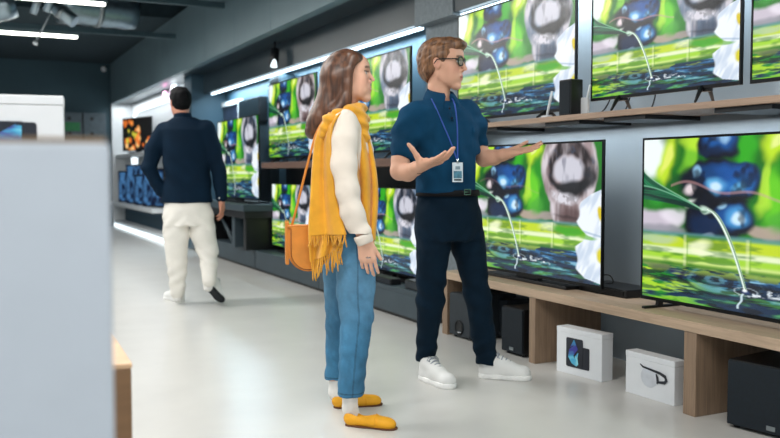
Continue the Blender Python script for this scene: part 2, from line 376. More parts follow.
# dark fascia below it with the light cove
bm = bmesh.new()
for a, b in ((-2, 2.2), (2.2, YP0), (YP1, 8.8), (8.8, 12.6)): add_box(bm, 3.18, 3.24, a+.004, b-.004, 2.255, 2.535, .002)
struct(obj('trim_fascia', bm, M_dark))
struct(box('trim_cove', 3.24, WX, -2, YP0, 2.40, 2.42, M_wall)); struct(box('trim_cove_dark', 3.24, WX, YP1, 12.6, 2.40, 2.42, M_walld))
for a, b, w in ((-.5, YP0-.02, 'above the oak shelf'), (YP1+.02, 12.4, 'above the screens behind the woman')):
    t = thing('led_strip', 'long glowing light strip '+w, 'light strip', (3.25, (a+b)/2, 2.228))
    h = (b-a)/2
    box('diffuser', -.012, .012, -h, h, 0, .022, M_led, t, .004); box('channel', -.016, .03, -h, h, .022, .032, M_alu, t)
# ceiling services ------------------------------------------------
FX = [(12.68, 'far'), (10.1, 'near'), (7.53, ''), (4.96, ''), (2.39, ''), (-.18, '')]
proto = None
for k, (y, w) in enumerate(FX):
    lab = {0: 'white tube light hanging lowest and farthest over the aisle', 1: 'white tube light at the top edge of the ceiling, nearer than the other one'}.get(k, 'white tube light over the aisle, above the picture')
    if proto is None:
        proto = thing('tube_light', lab, 'ceiling light', (0, y, 2.965), 0, 'tube lights across the aisle')
        bm = bmesh.new(); add_cyl(bm, (-1.3, 0, 0), (1.46, 0, 0), .019, n=14); obj('tube', bm, M_tube, proto)
        box('housing', -1.32, 1.48, -.03, .03, .018, .065, mat('housing_grey', (96, 116, 124), rough=.5), proto, .006)
    else: dup(proto, (0, y, 2.965), 0, lab, 'tube lights across the aisle')
bm0 = None
for k, (y, w) in enumerate(FX):
    if bm0 is None:
        bm = bmesh.new(); add_box(bm, -5, 2.8, -.035, .035, 0, .07, .004)
        bm0 = obj('beam', bm, mat('beam_teal', (70, 92, 100), rough=.5, metal=.4), loc=(0, y, 3.03)); o = bm0
    else:
        o = bm0.copy(); COL.objects.link(o); o.location = (0, y, 3.03)
    tag(o, ['slim teal ceiling beam carrying the farther tube light', 'slim teal ceiling beam carrying the nearer tube light'][k] if k < 2 else 'slim teal ceiling beam over the aisle, above the picture', 'beam', 'beams across the ceiling')
    if k == 0: pass
def ribbed(bm, a, b, r, n=22, seg=20):
    a = Vector(a); b = Vector(b); pts = []; rs = []
    for i in range(seg*2+1):
        pts.append(a.lerp(b, i/(seg*2))); rs.append(r*(1 if i % 2 else .94))
    add_tube(bm, pts, rs, n=n)
def duct(a, b, r, lab):
    a = Vector(a); b = Vector(b); t = thing('air_duct', lab, 'duct', tuple(a))
    bm = bmesh.new(); ribbed(bm, (0, 0, 0), b-a, r, seg=int((b-a).length*5)); obj('ribbed_tube', bm, M_duct, t)
    bm = bmesh.new(); d = (b-a).normalized(); m = (b-a)*.5; add_cyl(bm, m-d*.03, m+d*.03, r*1.05, n=24); obj('clamp_ring', bm, M_alu, t)
def air(px, py, Y):
    b = (219-py)/F; fw = math.cos(PITCH)+b*math.sin(PITCH); up = b*math.cos(PITCH)-math.sin(PITCH)
    a = (px-390)/F*Y/fw; return Vector((a*math.cos(YAW)+Y*math.sin(YAW), -a*math.sin(YAW)+Y*math.cos(YAW), CAMZ+Y*up/fw))
duct(air(58, 5, 11.2), air(134, 13, 11.8), .23, 'wide ribbed silver air duct under the ceiling above the tube lights')
duct(air(-30, 12, 11.0), air(14, 2, 11.2), .20, 'short silver duct in the top left corner')
duct(air(50, 4, 10.7), air(75, 22, 10.7), .085, 'thin bright silver duct slanting down in front of the wide one')
duct(air(41, -10, 10.7), air(33, 14, 10.7), .045, 'narrow silver pipe hanging left of the slanting duct, farther one')
duct(air(54, -10, 10.6), air(46, 12, 10.6), .045, 'narrow silver pipe hanging beside the slanting duct, nearer one')
t = thing('ceiling_rod', 'thin diagonal metal rod with a white tip crossing the tube lights', 'rod', tuple(air(60, -6, 11.0)))
d_ = air(36, 42, 11.0)-air(60, -6, 11.0)
bm = bmesh.new(); add_cyl(bm, (0, 0, 0), d_, .012, n=10); obj('rod', bm, M_alu, t)
bm = bmesh.new(); add_cyl(bm, d_, d_*1.06, .03, n=12); obj('tip', bm, M_carton, t)
tag(box('conduit', 2.2, 2.26, 12.85, 12.89, 3.36, 4.3, M_alu), 'thin upright conduit beside the grey bulkhead at the top', 'pipe')
t = thing('smoke_detector', 'small white detector high in the far corner by the grey bulkhead', 'detector', (2.66, 18.76, 3.24))
bm = bmesh.new(); add_lathe(bm, [(0, 0), (.05, 0), (.055, -.03), (.035, -.05), (0, -.055)], n=20, axis='Y'); obj('detector_body', bm, M_carton, t)
# spotlight under the fascia
t = thing('spotlight', 'small black cylinder spotlight with glowing lens on dark fascia', 'spotlight', (3.08, yat(276, 3.08), 2.53))
bm = bmesh.new(); add_cyl(bm, (0, 0, 0), (0, 0, -.08), .012, n=8); obj('stem', bm, M_black, t)
bm = bmesh.new(); add_cyl(bm, (0, 0, -.08), (-.02, -.02, -.27), .05, n=18); obj('head', bm, M_black, t)
bm = bmesh.new(); add_cyl(bm, (-.018, -.032, -.20), (-.03, -.045, -.275), .03, .036, n=16); obj('lens', bm, M_ledsoft, t)
# back wall unit
t = thing('back_rack', 'dark storage rack with a green strip against the far wall', 'rack', (1.6, 18.55, 0))
box('rack_body', -1.2, 1.05, -.05, .25, 0, 2.32, mat('rack_grey', (70, 84, 92), rough=.6), t, .01)
box('green_strip', -.75, .55, -.065, -.05, 1.95, 2.12, M_green, t)
for x in (.35, .78):
    for z in (1.9, 2.2): bm = bmesh.new(); add_cyl(bm, (x, -.07, z), (x, -.05, z), .035, n=12); obj('rack_socket', bm, M_black, t)
bm = bmesh.new(); add_box(bm, .6, .62, -.06, -.05, 0, 2.32); add_box(bm, -1.2, 1.05, -.06, -.05, 1.55, 1.57); obj('rack_seam', bm, M_blackm, t)
# ================================================================ televisions
PIC = screen_mesh('demo_picture', demo_picture, 400, 225, M_scr)
PICW = screen_mesh('demo_picture_warm', demo_picture, 400, 225, M_scr, warm=1.0)
PICO = screen_mesh('orange_picture', orange_picture, 112, 63, M_scr)
PICB = screen_mesh('blue_picture', blue_picture, 40, 24, M_scr)
def television(x, yr, w, z0, label, pic=PIC, feet='fins', base=None, stand_z=None, rot=0, group='televisions along the shop wall'):
    """screen plane at x, right edge (nearest the camera) at yr, width w, underside of the case at z0, standing on stand_z"""
    yc = yr+w/2; sz = stand_z if stand_z is not None else z0
    t = thing('television', label, 'television', (x, yc, sz), rot, group)
    h = w*9/16; b = .009; zb = z0-sz
    bm = bmesh.new(); H = h+2*b; W = w+2*b-.018
    w2 = w/2
    add_box(bm, -.004, .014, -w2, w2, zb, zb+b*1.9); add_box(bm, -.004, .014, -w2, w2, zb+h-b, zb+h)
    add_box(bm, -.004, .014, -w2, -w2+b, zb+b*1.9, zb+h-b); add_box(bm, -.004, .014, w2-b, w2, zb+b*1.9, zb+h-b)
    obj('bezel', bm, M_blackm, t)
    s = obj('screen', pic, None, t, (0, 0, zb+b*1.4)); k = (w-2*b)/1.0; s.scale = (1, k, (h-2.6*b)/(9/16))
    bm = bmesh.new(); add_box(bm, .006, .016, -w2+.003, w2-.003, zb+.003, zb+h-.003); add_box(bm, .016, .055, -w2*.7, w2*.7, zb+.02, zb+h*.62, .008); obj('back_case', bm, M_black, t)
    if feet == 'fins':
        for sgn in (-1, 1):
            y = sgn*w*.28
            bm = bmesh.new()
            for a in (-1, 1):
                add_tube(bm, [(.02, y, zb+.02), (.02+a*.03, y+.00, zb), (.02+a*.115, y+a*.05, .006)], [.012, .012, .006], n=6)
            add_box(bm, .0, .04, y-.03, y+.03, zb-.012, zb+.01, .003)
            obj('foot', bm, M_black, t)
    elif feet == 'bars':
        for sgn in (-1, 1):
            y = sgn*w*.42
            bm = bmesh.new(); add_box(bm, -.09, .16, y-.012, y+.012, 0, .012, .003); add_box(bm, .0, .03, y-.012, y+.012, .01, zb+.01, .002); obj('foot', bm, M_black, t)
    elif feet == 'plinth':
        bm = bmesh.new(); add_box(bm, -.02, .24, -w*.30, w*.30, 0, .022, .006); add_box(bm, .015, .05, -w*.08, w*.08, .02, zb+.05, .004); obj('stand', bm, M_black, t)
    return t
BZ = .436; SZ = 1.44
XT = 3.12
y1 = yat(603, XT); wl = 1.45
television(XT, y1, wl, .475, 'large television on the oak bench, partly behind the salesman', PICW, 'plinth', stand_z=BZ)
y2l = yat(642.5, XT); w2 = 1.455
television(XT, y2l-w2, w2, .468, 'largest television on the oak bench, cut by the right edge of the picture', PIC, 'bars', stand_z=BZ)
XU = 3.22
yr = yat(574.5, XU); yl = yat(457.5, XU)
television(XU, yr, yl-yr, 1.478, 'television on the oak shelf directly behind the salesman\'s head', PIC, 'fins', stand_z=SZ)
yl = yat(590, XU); yr = yat(738.5, XU)
television(XU, yr, yl-yr, 1.515, 'television on the oak shelf, middle of three, above the white cartons', PIC, 'fins', stand_z=SZ)
yl = yat(748, XU)
television(XU, yl-1.06, 1.06, 1.513, 'television on the oak shelf, cut by the top right edge of the picture', PICW, 'fins', stand_z=SZ)
XL = 3.15
television(XL, yat(317, XL), yat(269.5, XL)-yat(317, XL), 1.27, 'television on the brown shelf left of the woman\'s hair', PICW, 'fins', stand_z=1.225)
television(XL, yat(410.5, XL), 1.45, 1.28, 'television on the brown shelf between the woman and the salesman', PIC, 'fins', stand_z=1.225)
yl = yat(272, XL)
television(XL, yl-1.26, 1.26, .285, 'low television on the grey platform behind the tan handbag', PIC, 'plinth', stand_z=.235)
yr = yat(422, XL)
television(XL, yr, 1.26, .285, 'low television on the grey platform between the woman and the salesman', PIC, 'plinth', stand_z=.235)
XB = 2.98
yl = yat(218.5, XB); yr = yat(259, XB)
television(XB, yr, yl-yr, .80, 'television on the black stand beside the man walking away', PIC, 'plinth', stand_z=.755)
# ================================================================ bench, shelf, platforms
LEG = [(floor_pt(685, 416)[1], .075), (floor_pt(527.5, 363.5)[1], .06), (floor_pt(444, 334)[1], .07)]
yend = LEG[2][0]+.04
t = thing('oak_bench', 'long low oak bench carrying two big televisions', 'bench', (0, 0, 0))
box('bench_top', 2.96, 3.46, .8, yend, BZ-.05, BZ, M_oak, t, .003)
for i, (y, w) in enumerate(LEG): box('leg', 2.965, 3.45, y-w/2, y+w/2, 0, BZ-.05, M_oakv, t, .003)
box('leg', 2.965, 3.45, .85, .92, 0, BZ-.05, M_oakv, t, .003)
t = thing('oak_shelf', 'long oak wall shelf carrying three televisions', 'shelf', (0, 0, 0))
box('shelf_board', 3.10, WX, .6, YP0-.02, SZ-.032, SZ, M_shelf, t, .003)
for px in (470, 487, 565, 627, 745, 860):
    y = yat(px, 3.15); box('bracket', 3.12, WX, y-.16, y+.16, SZ-.055, SZ-.032, M_black, t, .003)
t = thing('brown_shelf', 'dark brown wall shelf behind the woman carrying two televisions', 'shelf', (0, 0, 0))
box('shelf_board', 3.0, WX, YP1+.02, 9.36, 1.16, 1.225, M_shelfd, t, .004)
box('shelf_back', 3.32, 3.38, YP1+.02, 9.36, 1.0, 1.16, M_black, t)
struct(box('trim_black_band', 3.38, WX, YP1+.02, 12.58, .235, 1.16, mat('band_black', (20, 24, 28), rough=.5)))
# dark niche panel beside the brown shelf
struct(box('trim_niche', 3.3, WX, 9.62, 9.95, .235, 2.25, M_dark))
def platform(y0, y1, lab):
    t = thing('display_platform', lab, 'platform', (0, 0, 0), 0, 'low platforms under the screens')
    x1 = 3.26 if y0 < 6 else 3.375
    box('plinth', 3.0, x1, y0, y1, 0, .03, M_black, t); box('platform_body', 2.97, x1, y0, y1, .03, .20, M_plat, t, .004); box('platform_top', 2.965, x1, y0, y1, .20, .235, M_plat, t, .004)
    return t
platform(5.56, 7.55, 'low dark grey platform between the woman and the salesman'); platform(7.56, 9.52, 'low dark grey platform behind the woman\'s handbag'); platform(9.54, 12.58, 'low dark grey platform under the black stand, beside the walking man')
for y0, lab in ((8.6, 'first'), (6.25, 'second')):
    pass
t = thing('sound_bar', 'black sound bar lying on the platform under the low screen by the salesman', 'sound bar', (3.02, 6.5, .235)); box('bar_case', -.04, .05, -.45, .45, 0, .05, M_black, t, .008); box('bar_grille', -.044, -.04, -.44, .44, .008, .042, M_teal, t)
t = thing('amplifier', 'flat black box at the near end of the grey platform', 'amplifier', (3.1, 5.72, .235)); box('amplifier_case', -.1, .12, -.13, .13, 0, .07, M_black, t, .006); box('amplifier_front', -.104, -.1, -.12, .12, .012, .058, M_spk, t)
# black stand with sloping top
t = thing('display_stand', 'black display stand with grey slab top beside the walking man', 'stand', (0, 0, 0))
ya, yb = yat(256, 2.95), yat(214, 2.95)
bm = bmesh.new(); add_box(bm, 2.80, 3.36, ya+.0, yb+.3, .68, .755, .008); obj('stand_top', bm, M_plat, t)
bm = bmesh.new(); add_box(bm, 2.82, 3.34, ya+.01, yb+.3, .60, .68, .004); obj('stand_apron', bm, M_black, t)
box('stand_leg', 2.86, 2.98, ya+.55, ya+.67, .235, .60, M_plat, t, .004); box('stand_leg', 2.86, 3.34, ya+.1, ya+.2, .235, .60, M_black, t, .004); box('stand_leg', 2.9, 3.34, yb+.1, yb+.2, .235, .60, M_black, t, .004)
bm = bmesh.new(); add_tube(bm, [(2.95, ya+.9, .26), (2.95, ya+1.5, .6)], .03, n=4); obj('stand_brace', bm, M_plat, t)
# framed poster
pa, pb = yat(217, 3.44), yat(240, 3.44)
t = thing('framed_poster', 'white framed dark poster behind the black stand television', 'framed poster', (3.46, (pa+pb)/2, 1.6)); w = (pa-pb)/2
bm = bmesh.new()
add_box(bm, -.02, .04, -w, w, .47, .53); add_box(bm, -.02, .04, -w, w, -.25, -.19); add_box(bm, -.02, .04, -w, -w+.08, -.19, .47); add_box(bm, -.02, .04, w-.08, w, -.19, .47); obj('frame', bm, M_white, t)
box('poster', 0, .03, -w+.08, w-.08, -.19, .47, mat('poster_dark', (44, 50, 70), rough=.3, var=.4, scale=3), t)
t = thing('dark_monitor', 'switched-off dark monitor high on the slate wall left of the upper screens', 'monitor', (3.44, yat(252, 3.44), 1.86)); box('monitor_case', -.05, .06, -.5, .42, -.1, .22, M_black, t, .01); box('monitor_panel', -.055, -.05, -.48, .40, -.08, .2, M_dark, t)
# ================================================================ white bay far left
t = thing('wall_display', 'white lit wall shelf far left with an orange screen on it', 'shelf', (0, 0, 0))
box('shelf_board', 2.86, 3.2, 13.1, 18.7, 1.42, 1.48, M_white, t, .01)
bm = bmesh.new(); add_tube(bm, [(3.17, 18.2, 1.6), (3.17, 18.2, 2.26), (3.17, 17.9, 2.34), (3.17, 14.6, 2.34), (3.17, 14.3, 2.24), (3.17, 14.3, 1.5)], .022, n=10); obj('light_tube', bm, M_ledsoft, t)
bm = bmesh.new(); add_cyl(bm, (2.95, 17.0, 1.12), (2.95, 17.0, 1.40), .06, n=14); tag(obj('tube_lamp', bm, M_ledsoft), 'short white glowing tube lamp under the white shelf far left', 'lamp')
bm = bmesh.new(); add_lathe(bm, [(0, -.03), (.12, -.03), (.13, 0), (.12, .03), (0, .03)], (3.1, 14.2, 2.44), axis='X'); tag(obj('wall_lamp', bm, M_ledsoft), 'round white glowing lamp above the walking man\'s head', 'lamp')
bm = bmesh.new(); add_lathe(bm, [(0, -.02), (.08, -.02), (.085, 0), (.08, .02), (0, .02)], (3.1, 14.9, 2.40), axis='X'); tag(obj('wall_lamp', bm, M_pink), 'small pink glowing lamp left of the round white one', 'lamp')
t2 = television(2.9, 15.3, 1.1, 1.52, 'television with orange picture on the white shelf far left', PICO, 'plinth', stand_z=1.48)
t2.location = (2.93, 16.6, 1.48); t2.rotation_euler = (0, 0, math.radians(18))
t = thing('lit_platform', 'low white platform far left with a glowing edge along the floor', 'platform', (0, 0, 0))
box('platform_body', 2.83, 3.19, 13.06, 18.69, .07, .14, M_white, t, .01); box('platform_base', 2.86, 3.19, 13.06, 18.69, 0, .07, M_white, t); box('edge_light', 2.80, 2.83, 12.7, 18.69, .015, .07, M_ledsoft, t, .006)
t = thing('white_ledge', 'white ledge with small devices far left under the blue displays', 'ledge', (0, 0, 0)); box('ledge_board', 2.72, 3.19, 14.2, 18.6, .46, .53, M_white, t, .01); box('ledge_support', 3.0, 3.19, 14.3, 18.5, .14, .46, M_walld, t)
for k, (y, h, c) in enumerate(((17.6, .62, 'leftmost'), (16.7, .74, 'middle'), (15.8, .55, 'rightmost'), (15.0, .66, ''))):
    M_blue = M_black
    if k == 3: lab = 'dark blue monitor under the white shelf nearest the walking man'
    else: lab = 'dark blue monitor under the white shelf, %s of the first three' % c
    t = thing('blue_monitor', lab, 'monitor', (2.9, y, .53), math.radians(18), 'blue monitors far left')
    box('panel_case', 0, .05, -.36, .36, 0, h, M_black, t, .008); s = obj('panel_screen', PICB, None, t, (-.003, 0, .03)); s.scale = (1, .68, (h-.06)/.5625)
# ================================================================ things on shelf and bench
yy = yat(566, 3.13)
t = thing('satellite_speaker', 'small black upright speaker on the oak shelf in front of a television', 'speaker', (3.15, yy, SZ)); box('speaker_case', -.035, .05, -.055, .055, 0, .205, M_black, t, .006); box('speaker_grille', -.039, -.035, -.048, .048, .01, .195, M_teal, t)
t = thing('wifi_router', 'small white router leaning on the oak shelf between two televisions', 'router', (3.2, yat(583, 3.2), SZ), .3)
bm = bmesh.new(); add_box(bm, -.01, .012, -.03, .03, 0, .10, .004); obj('router_body', bm, M_carton, t)
bm = bmesh.new(); add_tube(bm, [(0, .0, .02), (0, -.04, .17)], .007, n=8); obj('antenna', bm, M_carton, t)
t = thing('antenna_stick', 'slim white antenna standing before the television beside the salesman\'s head', 'antenna', (3.13, yat(549, 3.13), SZ), 0)
bm = bmesh.new(); add_tube(bm, [(0, .03, 0), (0, -.02, .15)], .0075, n=8); add_box(bm, -.02, .02, .0, .06, 0, .01, .003); obj('antenna_rod', bm, M_carton, t)
def cable(pts, lab, r=.004):
    P = [Vector(p) for p in pts]; out = []
    for i in range(len(P)-1):
        a = P[max(i-1, 0)]; b = P[i]; c = P[i+1]; d = P[min(i+2, len(P)-1)]
        for k in range(6):
            s = k/6; out.append(.5*((2*b)+(-a+c)*s+(2*a-5*b+4*c-d)*s*s+(-a+3*b-3*c+d)*s**3))
    out.append(P[-1]); bm = bmesh.new(); add_tube(bm, out, r, n=6); tag(obj('cable', bm, M_black), lab, 'cable')
c0 = yat(605, 3.3)
cable([(3.34, yat(588, 3.34), 1.445), (3.31, yat(597, 3.31), 1.447), (3.34, yat(605, 3.34), 1.49), (3.34, yat(611, 3.34), 1.56)], 'thin black cable rising behind the middle shelf television, left one')
cable([(3.38, yat(592, 3.38), 1.445), (3.36, yat(607, 3.36), 1.446), (3.36, yat(622, 3.36), 1.446), (3.36, yat(630, 3.36), 1.56)], 'thin black cable rising behind the middle shelf television, right one')
cable([(3.34, yat(640, 3.34), 1.445), (3.33, yat(650, 3.33), 1.46), (3.34, yat(655, 3.34), 1.56)], 'thin black cable behind the foot of the middle shelf television')
struct(box('trim_cove_face', 3.235, 3.265, -2, YP0, 2.26, 2.40, M_dark)); struct(box('trim_cove_face_dark', 3.235, 3.265, YP1, 12.58, 2.26, 2.40, M_dark))
t = thing('set_top_box', 'flat black box on the oak bench between the two large televisions', 'set-top box', (3.28, yat(617, 3.28), BZ)); box('box_case', -.10, .12, -.2, .2, 0, .045, M_black, t, .006); box('box_front', -.103, -.10, -.18, .18, .01, .036, M_blackm, t)
b0 = yat(622, 3.3)
cable([(3.2, b0+.12, BZ+.05), (3.2, b0+.08, BZ+.09), (3.2, b0-.02, BZ+.11), (3.2, b0-.05, BZ+.07), (3.2, b0+.05, BZ+.06), (3.25, b0+.14, BZ+.05)], 'looped black cable on the flat black box between the large televisions')
# ---- cartons
def oriented(px0, py0, px1, py1):
    a = floor_pt(px0, py0); b = floor_pt(px1, py1); d = b-a
    return a, b, d, math.atan2(d.y, d.x)
def carton(name, a, ang, w, dpt, h, label):
    """a = left foot of the printed face seen from outside; the face runs along local +X, the box lies behind it (+Y)"""
    t = thing(name, label, 'carton', tuple(a), ang, 'white product cartons')
    box('carton_body', 0, w, 0, dpt, 0, h-.028, M_carton, t, .003); box('carton_lid', -.001, w+.001, -.001, dpt+.001, h-.028, h, M_carton, t, .003)
    return t
def round_rect(bm, x0, x1, z0, z1, y, r, mi=0, shear=0):
    vs = []
    for cx, cz, a0 in ((x1-r, z1-r, 0), (x0+r, z1-r, 90), (x0+r, z0+r, 180), (x1-r, z0+r, 270)):
        for k in range(5):
            a = math.radians(a0+k*22.5); x = cx+r*math.cos(a); z = cz+r*math.sin(a); vs.append(bm.verts.new((x, y, z+shear*(x-x0))))
    f = bm.faces.new(vs[::-1]); f.material_index = mi
    r_ = bmesh.ops.extrude_face_region(bm, geom=[f]); 
    for v in r_['geom']:
        if isinstance(v, bmesh.types.BMVert): v.co.y += .0012
M_tabd = mat('tablet_dark', (34, 38, 48), rough=.3)
M_swirl = bpy.data.materials.new('tablet_swirl'); M_swirl.use_nodes = True
_n = M_swirl.node_tree; _b = _n.nodes['Principled BSDF']; _tc = _n.nodes.new('ShaderNodeTexCoord'); _w = _n.nodes.new('ShaderNodeTexNoise'); _w.inputs['Scale'].default_value = 9; _w.inputs['Distortion'].default_value = 1.5
_c = _n.nodes.new('ShaderNodeValToRGB'); _n.links.new(_tc.outputs['Object'], _w.inputs[0]); _n.links.new(_w.outputs[0], _c.inputs[0]); _n.links.new(_c.outputs[0], _b.inputs['Base Color'])
_e = _c.color_ramp.elements; _e[0].position = .35; _e[0].color = (*lin((60, 60, 150)), 1); _e[1].position = .7; _e[1].color = (*lin((150, 225, 235)), 1); _x = _e.new(.5); _x.color = (*lin((70, 170, 210)), 1)
def ribbon(bm, pts, ws, y, mi=0):
    pr = None
    for i, (p, w) in enumerate(zip(pts, ws)):
        q = pts[min(i+1, len(pts)-1)]; o = pts[max(i-1, 0)]; t_ = Vector((q[0]-o[0], q[1]-o[1])).normalized(); n_ = Vector((-t_.y, t_.x))
        c = (bm.verts.new((p[0]+n_.x*w, y, p[1]+n_.y*w)), bm.verts.new((p[0]-n_.x*w, y, p[1]-n_.y*w)))
        if pr: f = bm.faces.new((pr[0], pr[1], c[1], c[0])); f.material_index = mi
        pr = c
def tablet_print(t, w, h, s=1):
    bm = bmesh.new()
    round_rect(bm, w*.50, w*.74, h*.17, h*.64, -.0022, .008*s, 0); round_rect(bm, w*.23, w*.60, h*.17, h*.80, -.0036, .010*s, 0)
    o = obj('tablet_print', bm, M_tabd, t); o['label'] = 'printed tablet picture'
    bm = bmesh.new()
    ribbon(bm, [(w*.33, h*.60), (w*.41, h*.72), (w*.44, h*.60), (w*.36, h*.50), (w*.34, h*.40), (w*.40, h*.30), (w*.48, h*.22)], [.002*s, .014*s, .02*s, .022*s, .02*s, .018*s, .005*s], -.0055)
    ribbon(bm, [(w*.50, h*.5), (w*.46, h*.40), (w*.47, h*.30), (w*.50, h*.24)], [.003*s, .010*s, .012*s, .004*s], -.0058)
    obj('tablet_swirl', bm, M_swirl, t)
a, b, d, ang = oriented(556.5, 370.5, 601.5, 382.4); w = d.length
ct = carton('tablet_carton', a, ang, w, .085, .255, 'white carton with a tablet picture standing under the oak bench'); tablet_print(ct, w, .255)
W1 = w
a, b, d, ang = oriented(625.4, 391.5, 674.0, 406.5); w = d.length
ct = carton('headset_carton', a, ang, w, .075, .215, 'white carton with a white headset picture under the oak bench')
bm = bmesh.new(); add_lathe(bm, [(0, -.003), (.5, -.0028), (.9, -.0022), (1, -.001)], n=32, axis='Y')
for v in bm.verts: v.co.x = w*.50+v.co.x*w*.17; v.co.z = .215*.50+v.co.z*.215*.24
obj('headset_print', bm, mat('print_white', (206, 212, 220), rough=.4), ct)['label'] = 'printed white headset'
bm = bmesh.new(); H_ = .215; ribbon(bm, [(w*.32, H_*.76), (w*.38, H_*.71), (w*.51, H_*.69), (w*.72, H_*.66), (w*.83, H_*.61), (w*.855, H_*.53), (w*.82, H_*.47), (w*.68, H_*.44)], [.003, .005, .005, .007, .009, .009, .008, .005], -.0045)
ribbon(bm, [(w*.65, H_*.62), (w*.675, H_*.54), (w*.685, H_*.45), (w*.67, H_*.40)], [.004, .008, .008, .004], -.0042); obj('strap_print', bm, M_tabd, ct)['label'] = 'printed dark head strap'
# ---- speakers under the bench
def woofer(a, ang, w, dp, h, label, cloth, port=True, legs=True):
    t = thing('subwoofer' if port or w > .3 else 'floor_speaker', label, 'speaker', tuple(a), ang, 'speakers under the oak bench')
    f = .012 if legs else 0
    box('cabinet', 0, w, .012, dp, f, h, M_spk if cloth is M_spk else M_black, t, .006)
    box('front_panel', .004, w-.004, 0, .014, f+.004, h-.004, cloth, t, .006)
    for x in (.03, w-.03):
        for y in (.04, dp-.04):
            bm = bmesh.new(); add_cyl(bm, (x, y, 0), (x, y, f+.002), .014, n=12); obj('foot', bm, M_black, t)
    if port:
        bm = bmesh.new(); add_lathe(bm, [(.052, .0), (.050, -.006), (.042, -.004), (.034, .006), (.030, .01)], (w*.5, 0, h*.25), axis='Y'); obj('port_ring', bm, M_blackm, t)
        bm = bmesh.new(); add_lathe(bm, [(.0, -.002), (.03, .0005), (.035, -.001)], (w*.5, -.002, h*.25), axis='Y'); obj('port_hole', bm, M_black, t)
        bm = bmesh.new(); add_tube(bm, [(w*.5-.028, -.003, h*.25-.026), (w*.5, -.004, h*.25-.036), (w*.5+.028, -.003, h*.25-.024)], .006, n=6); obj('port_highlight_ring', bm, M_chrome, t)
    else:
        bm = bmesh.new(); add_box(bm, w*.5-.02, w*.5+.02, -.003, 0, .03, .05, .002); obj('badge', bm, M_alu, t)
    return t
a, b, d, ang = oriented(449, 335.5, 466, 340.5)
woofer(a, ang, .25, .38, .30, 'dark grey subwoofer with a round port behind the salesman\'s legs', M_spk)
a = floor_pt(501, 352)
woofer(a, ang, .21, .26, .29, 'black speaker under the oak bench next to the bench leg, behind the salesman', M_teal, port=False)
a = floor_pt(477, 337); a = Vector((a.x+.10, a.y, 0))
woofer(a, ang, .2, .2, .27, 'black speaker mostly hidden behind the salesman\'s leg', M_teal, port=False)
a = floor_pt(725.5, 426.5)
woofer(a, math.radians(-80), .42, .34, .30, 'large black subwoofer at the bottom right corner', M_teal, port=False)
# ================================================================ foreground left
def cam_pt(px, Y, z):
    """point on the vertical through column px at ground distance Y in front of the camera"""
    X = (px-390)/F*Y/math.cos(PITCH)
    return Vector((X*math.cos(YAW)+Y*math.sin(YAW), -X*math.sin(YAW)+Y*math.cos(YAW), z))
near = cam_pt(110.5, 1.10, .55); NR = -YAW+math.radians(17.5)
t = thing('large_carton', 'very large blurred white carton filling the lower left corner', 'carton', tuple(near), NR, 'white product cartons')
box('carton_body', -.62, 0, 0, .16, 0, .598, mat('blue_white_carton', (190, 199, 210), rough=.5, var=.01), t, .006)
box('carton_edge', -.50, -.004, .004, .02, .598, .604, M_kraft, t, .001); box('carton_flap', -.62, -.5, 0, .05, .598, .616, M_carton, t, .004)
t = thing('white_plinth', 'white display plinth below the large carton in the lower left', 'plinth', tuple(cam_pt(110.5, 1.10, 0)), NR); box('plinth_body', -.75, .0, -.05, .35, 0, .52, M_white, t, .004); box('plinth_cap', -.76, .0, -.06, .36, .52, .55, M_white, t, .004)
pn = floor_pt(131.5, 363, .6); pf = floor_pt(115, 338, .6); pl = Vector((pn.x, pn.y, 0)); PR = math.atan2((pf-pn).y, (pf-pn).x)-PI/2
t = thing('wooden_plinth', 'brown wooden plinth showing just right of the large white carton', 'plinth', tuple(pl), PR)
box('plinth_body', -1.1, 0, 0, .5, 0, .585, M_brown, t, .006); box('plinth_top_lit', -1.1, .002, -.002, .5, .585, .60, mat('plinth_top_lit', (206, 170, 134), rough=.5), t, .004)  # lit look of the top face put into its paler, warmer colour
CR = -YAW+math.radians(19); cv = Vector((math.cos(CR), math.sin(CR), 0))
q = cam_pt(64, 2.62, .60)
t = carton('carton', q-cv*.62, CR, .62, .12, .37, 'white carton below the one with the tablet picture, on the wooden plinth')
q = cam_pt(65.5, 2.62, .97)
t = carton('tablet_carton', q-cv*.50, CR, .50, .10, .37, 'white carton with tablet picture standing behind the large blurred carton')
bm = bmesh.new(); round_rect(bm, .375, .425, .04, .29, -.0022, .010); round_rect(bm, .24, .392, .04, .292, -.0036, .010); obj('tablet_print', bm, M_tabd, t)['label'] = 'printed tablet picture'
bm = bmesh.new(); ribbon(bm, [(.27, .08), (.29, .16), (.33, .23), (.375, .275)], [.01, .022, .03, .012], -.0055); ribbon(bm, [(.34, .06), (.35, .14), (.365, .22), (.378, .28)], [.01, .018, .018, .006], -.0058); obj('tablet_swirl', bm, M_swirl, t)
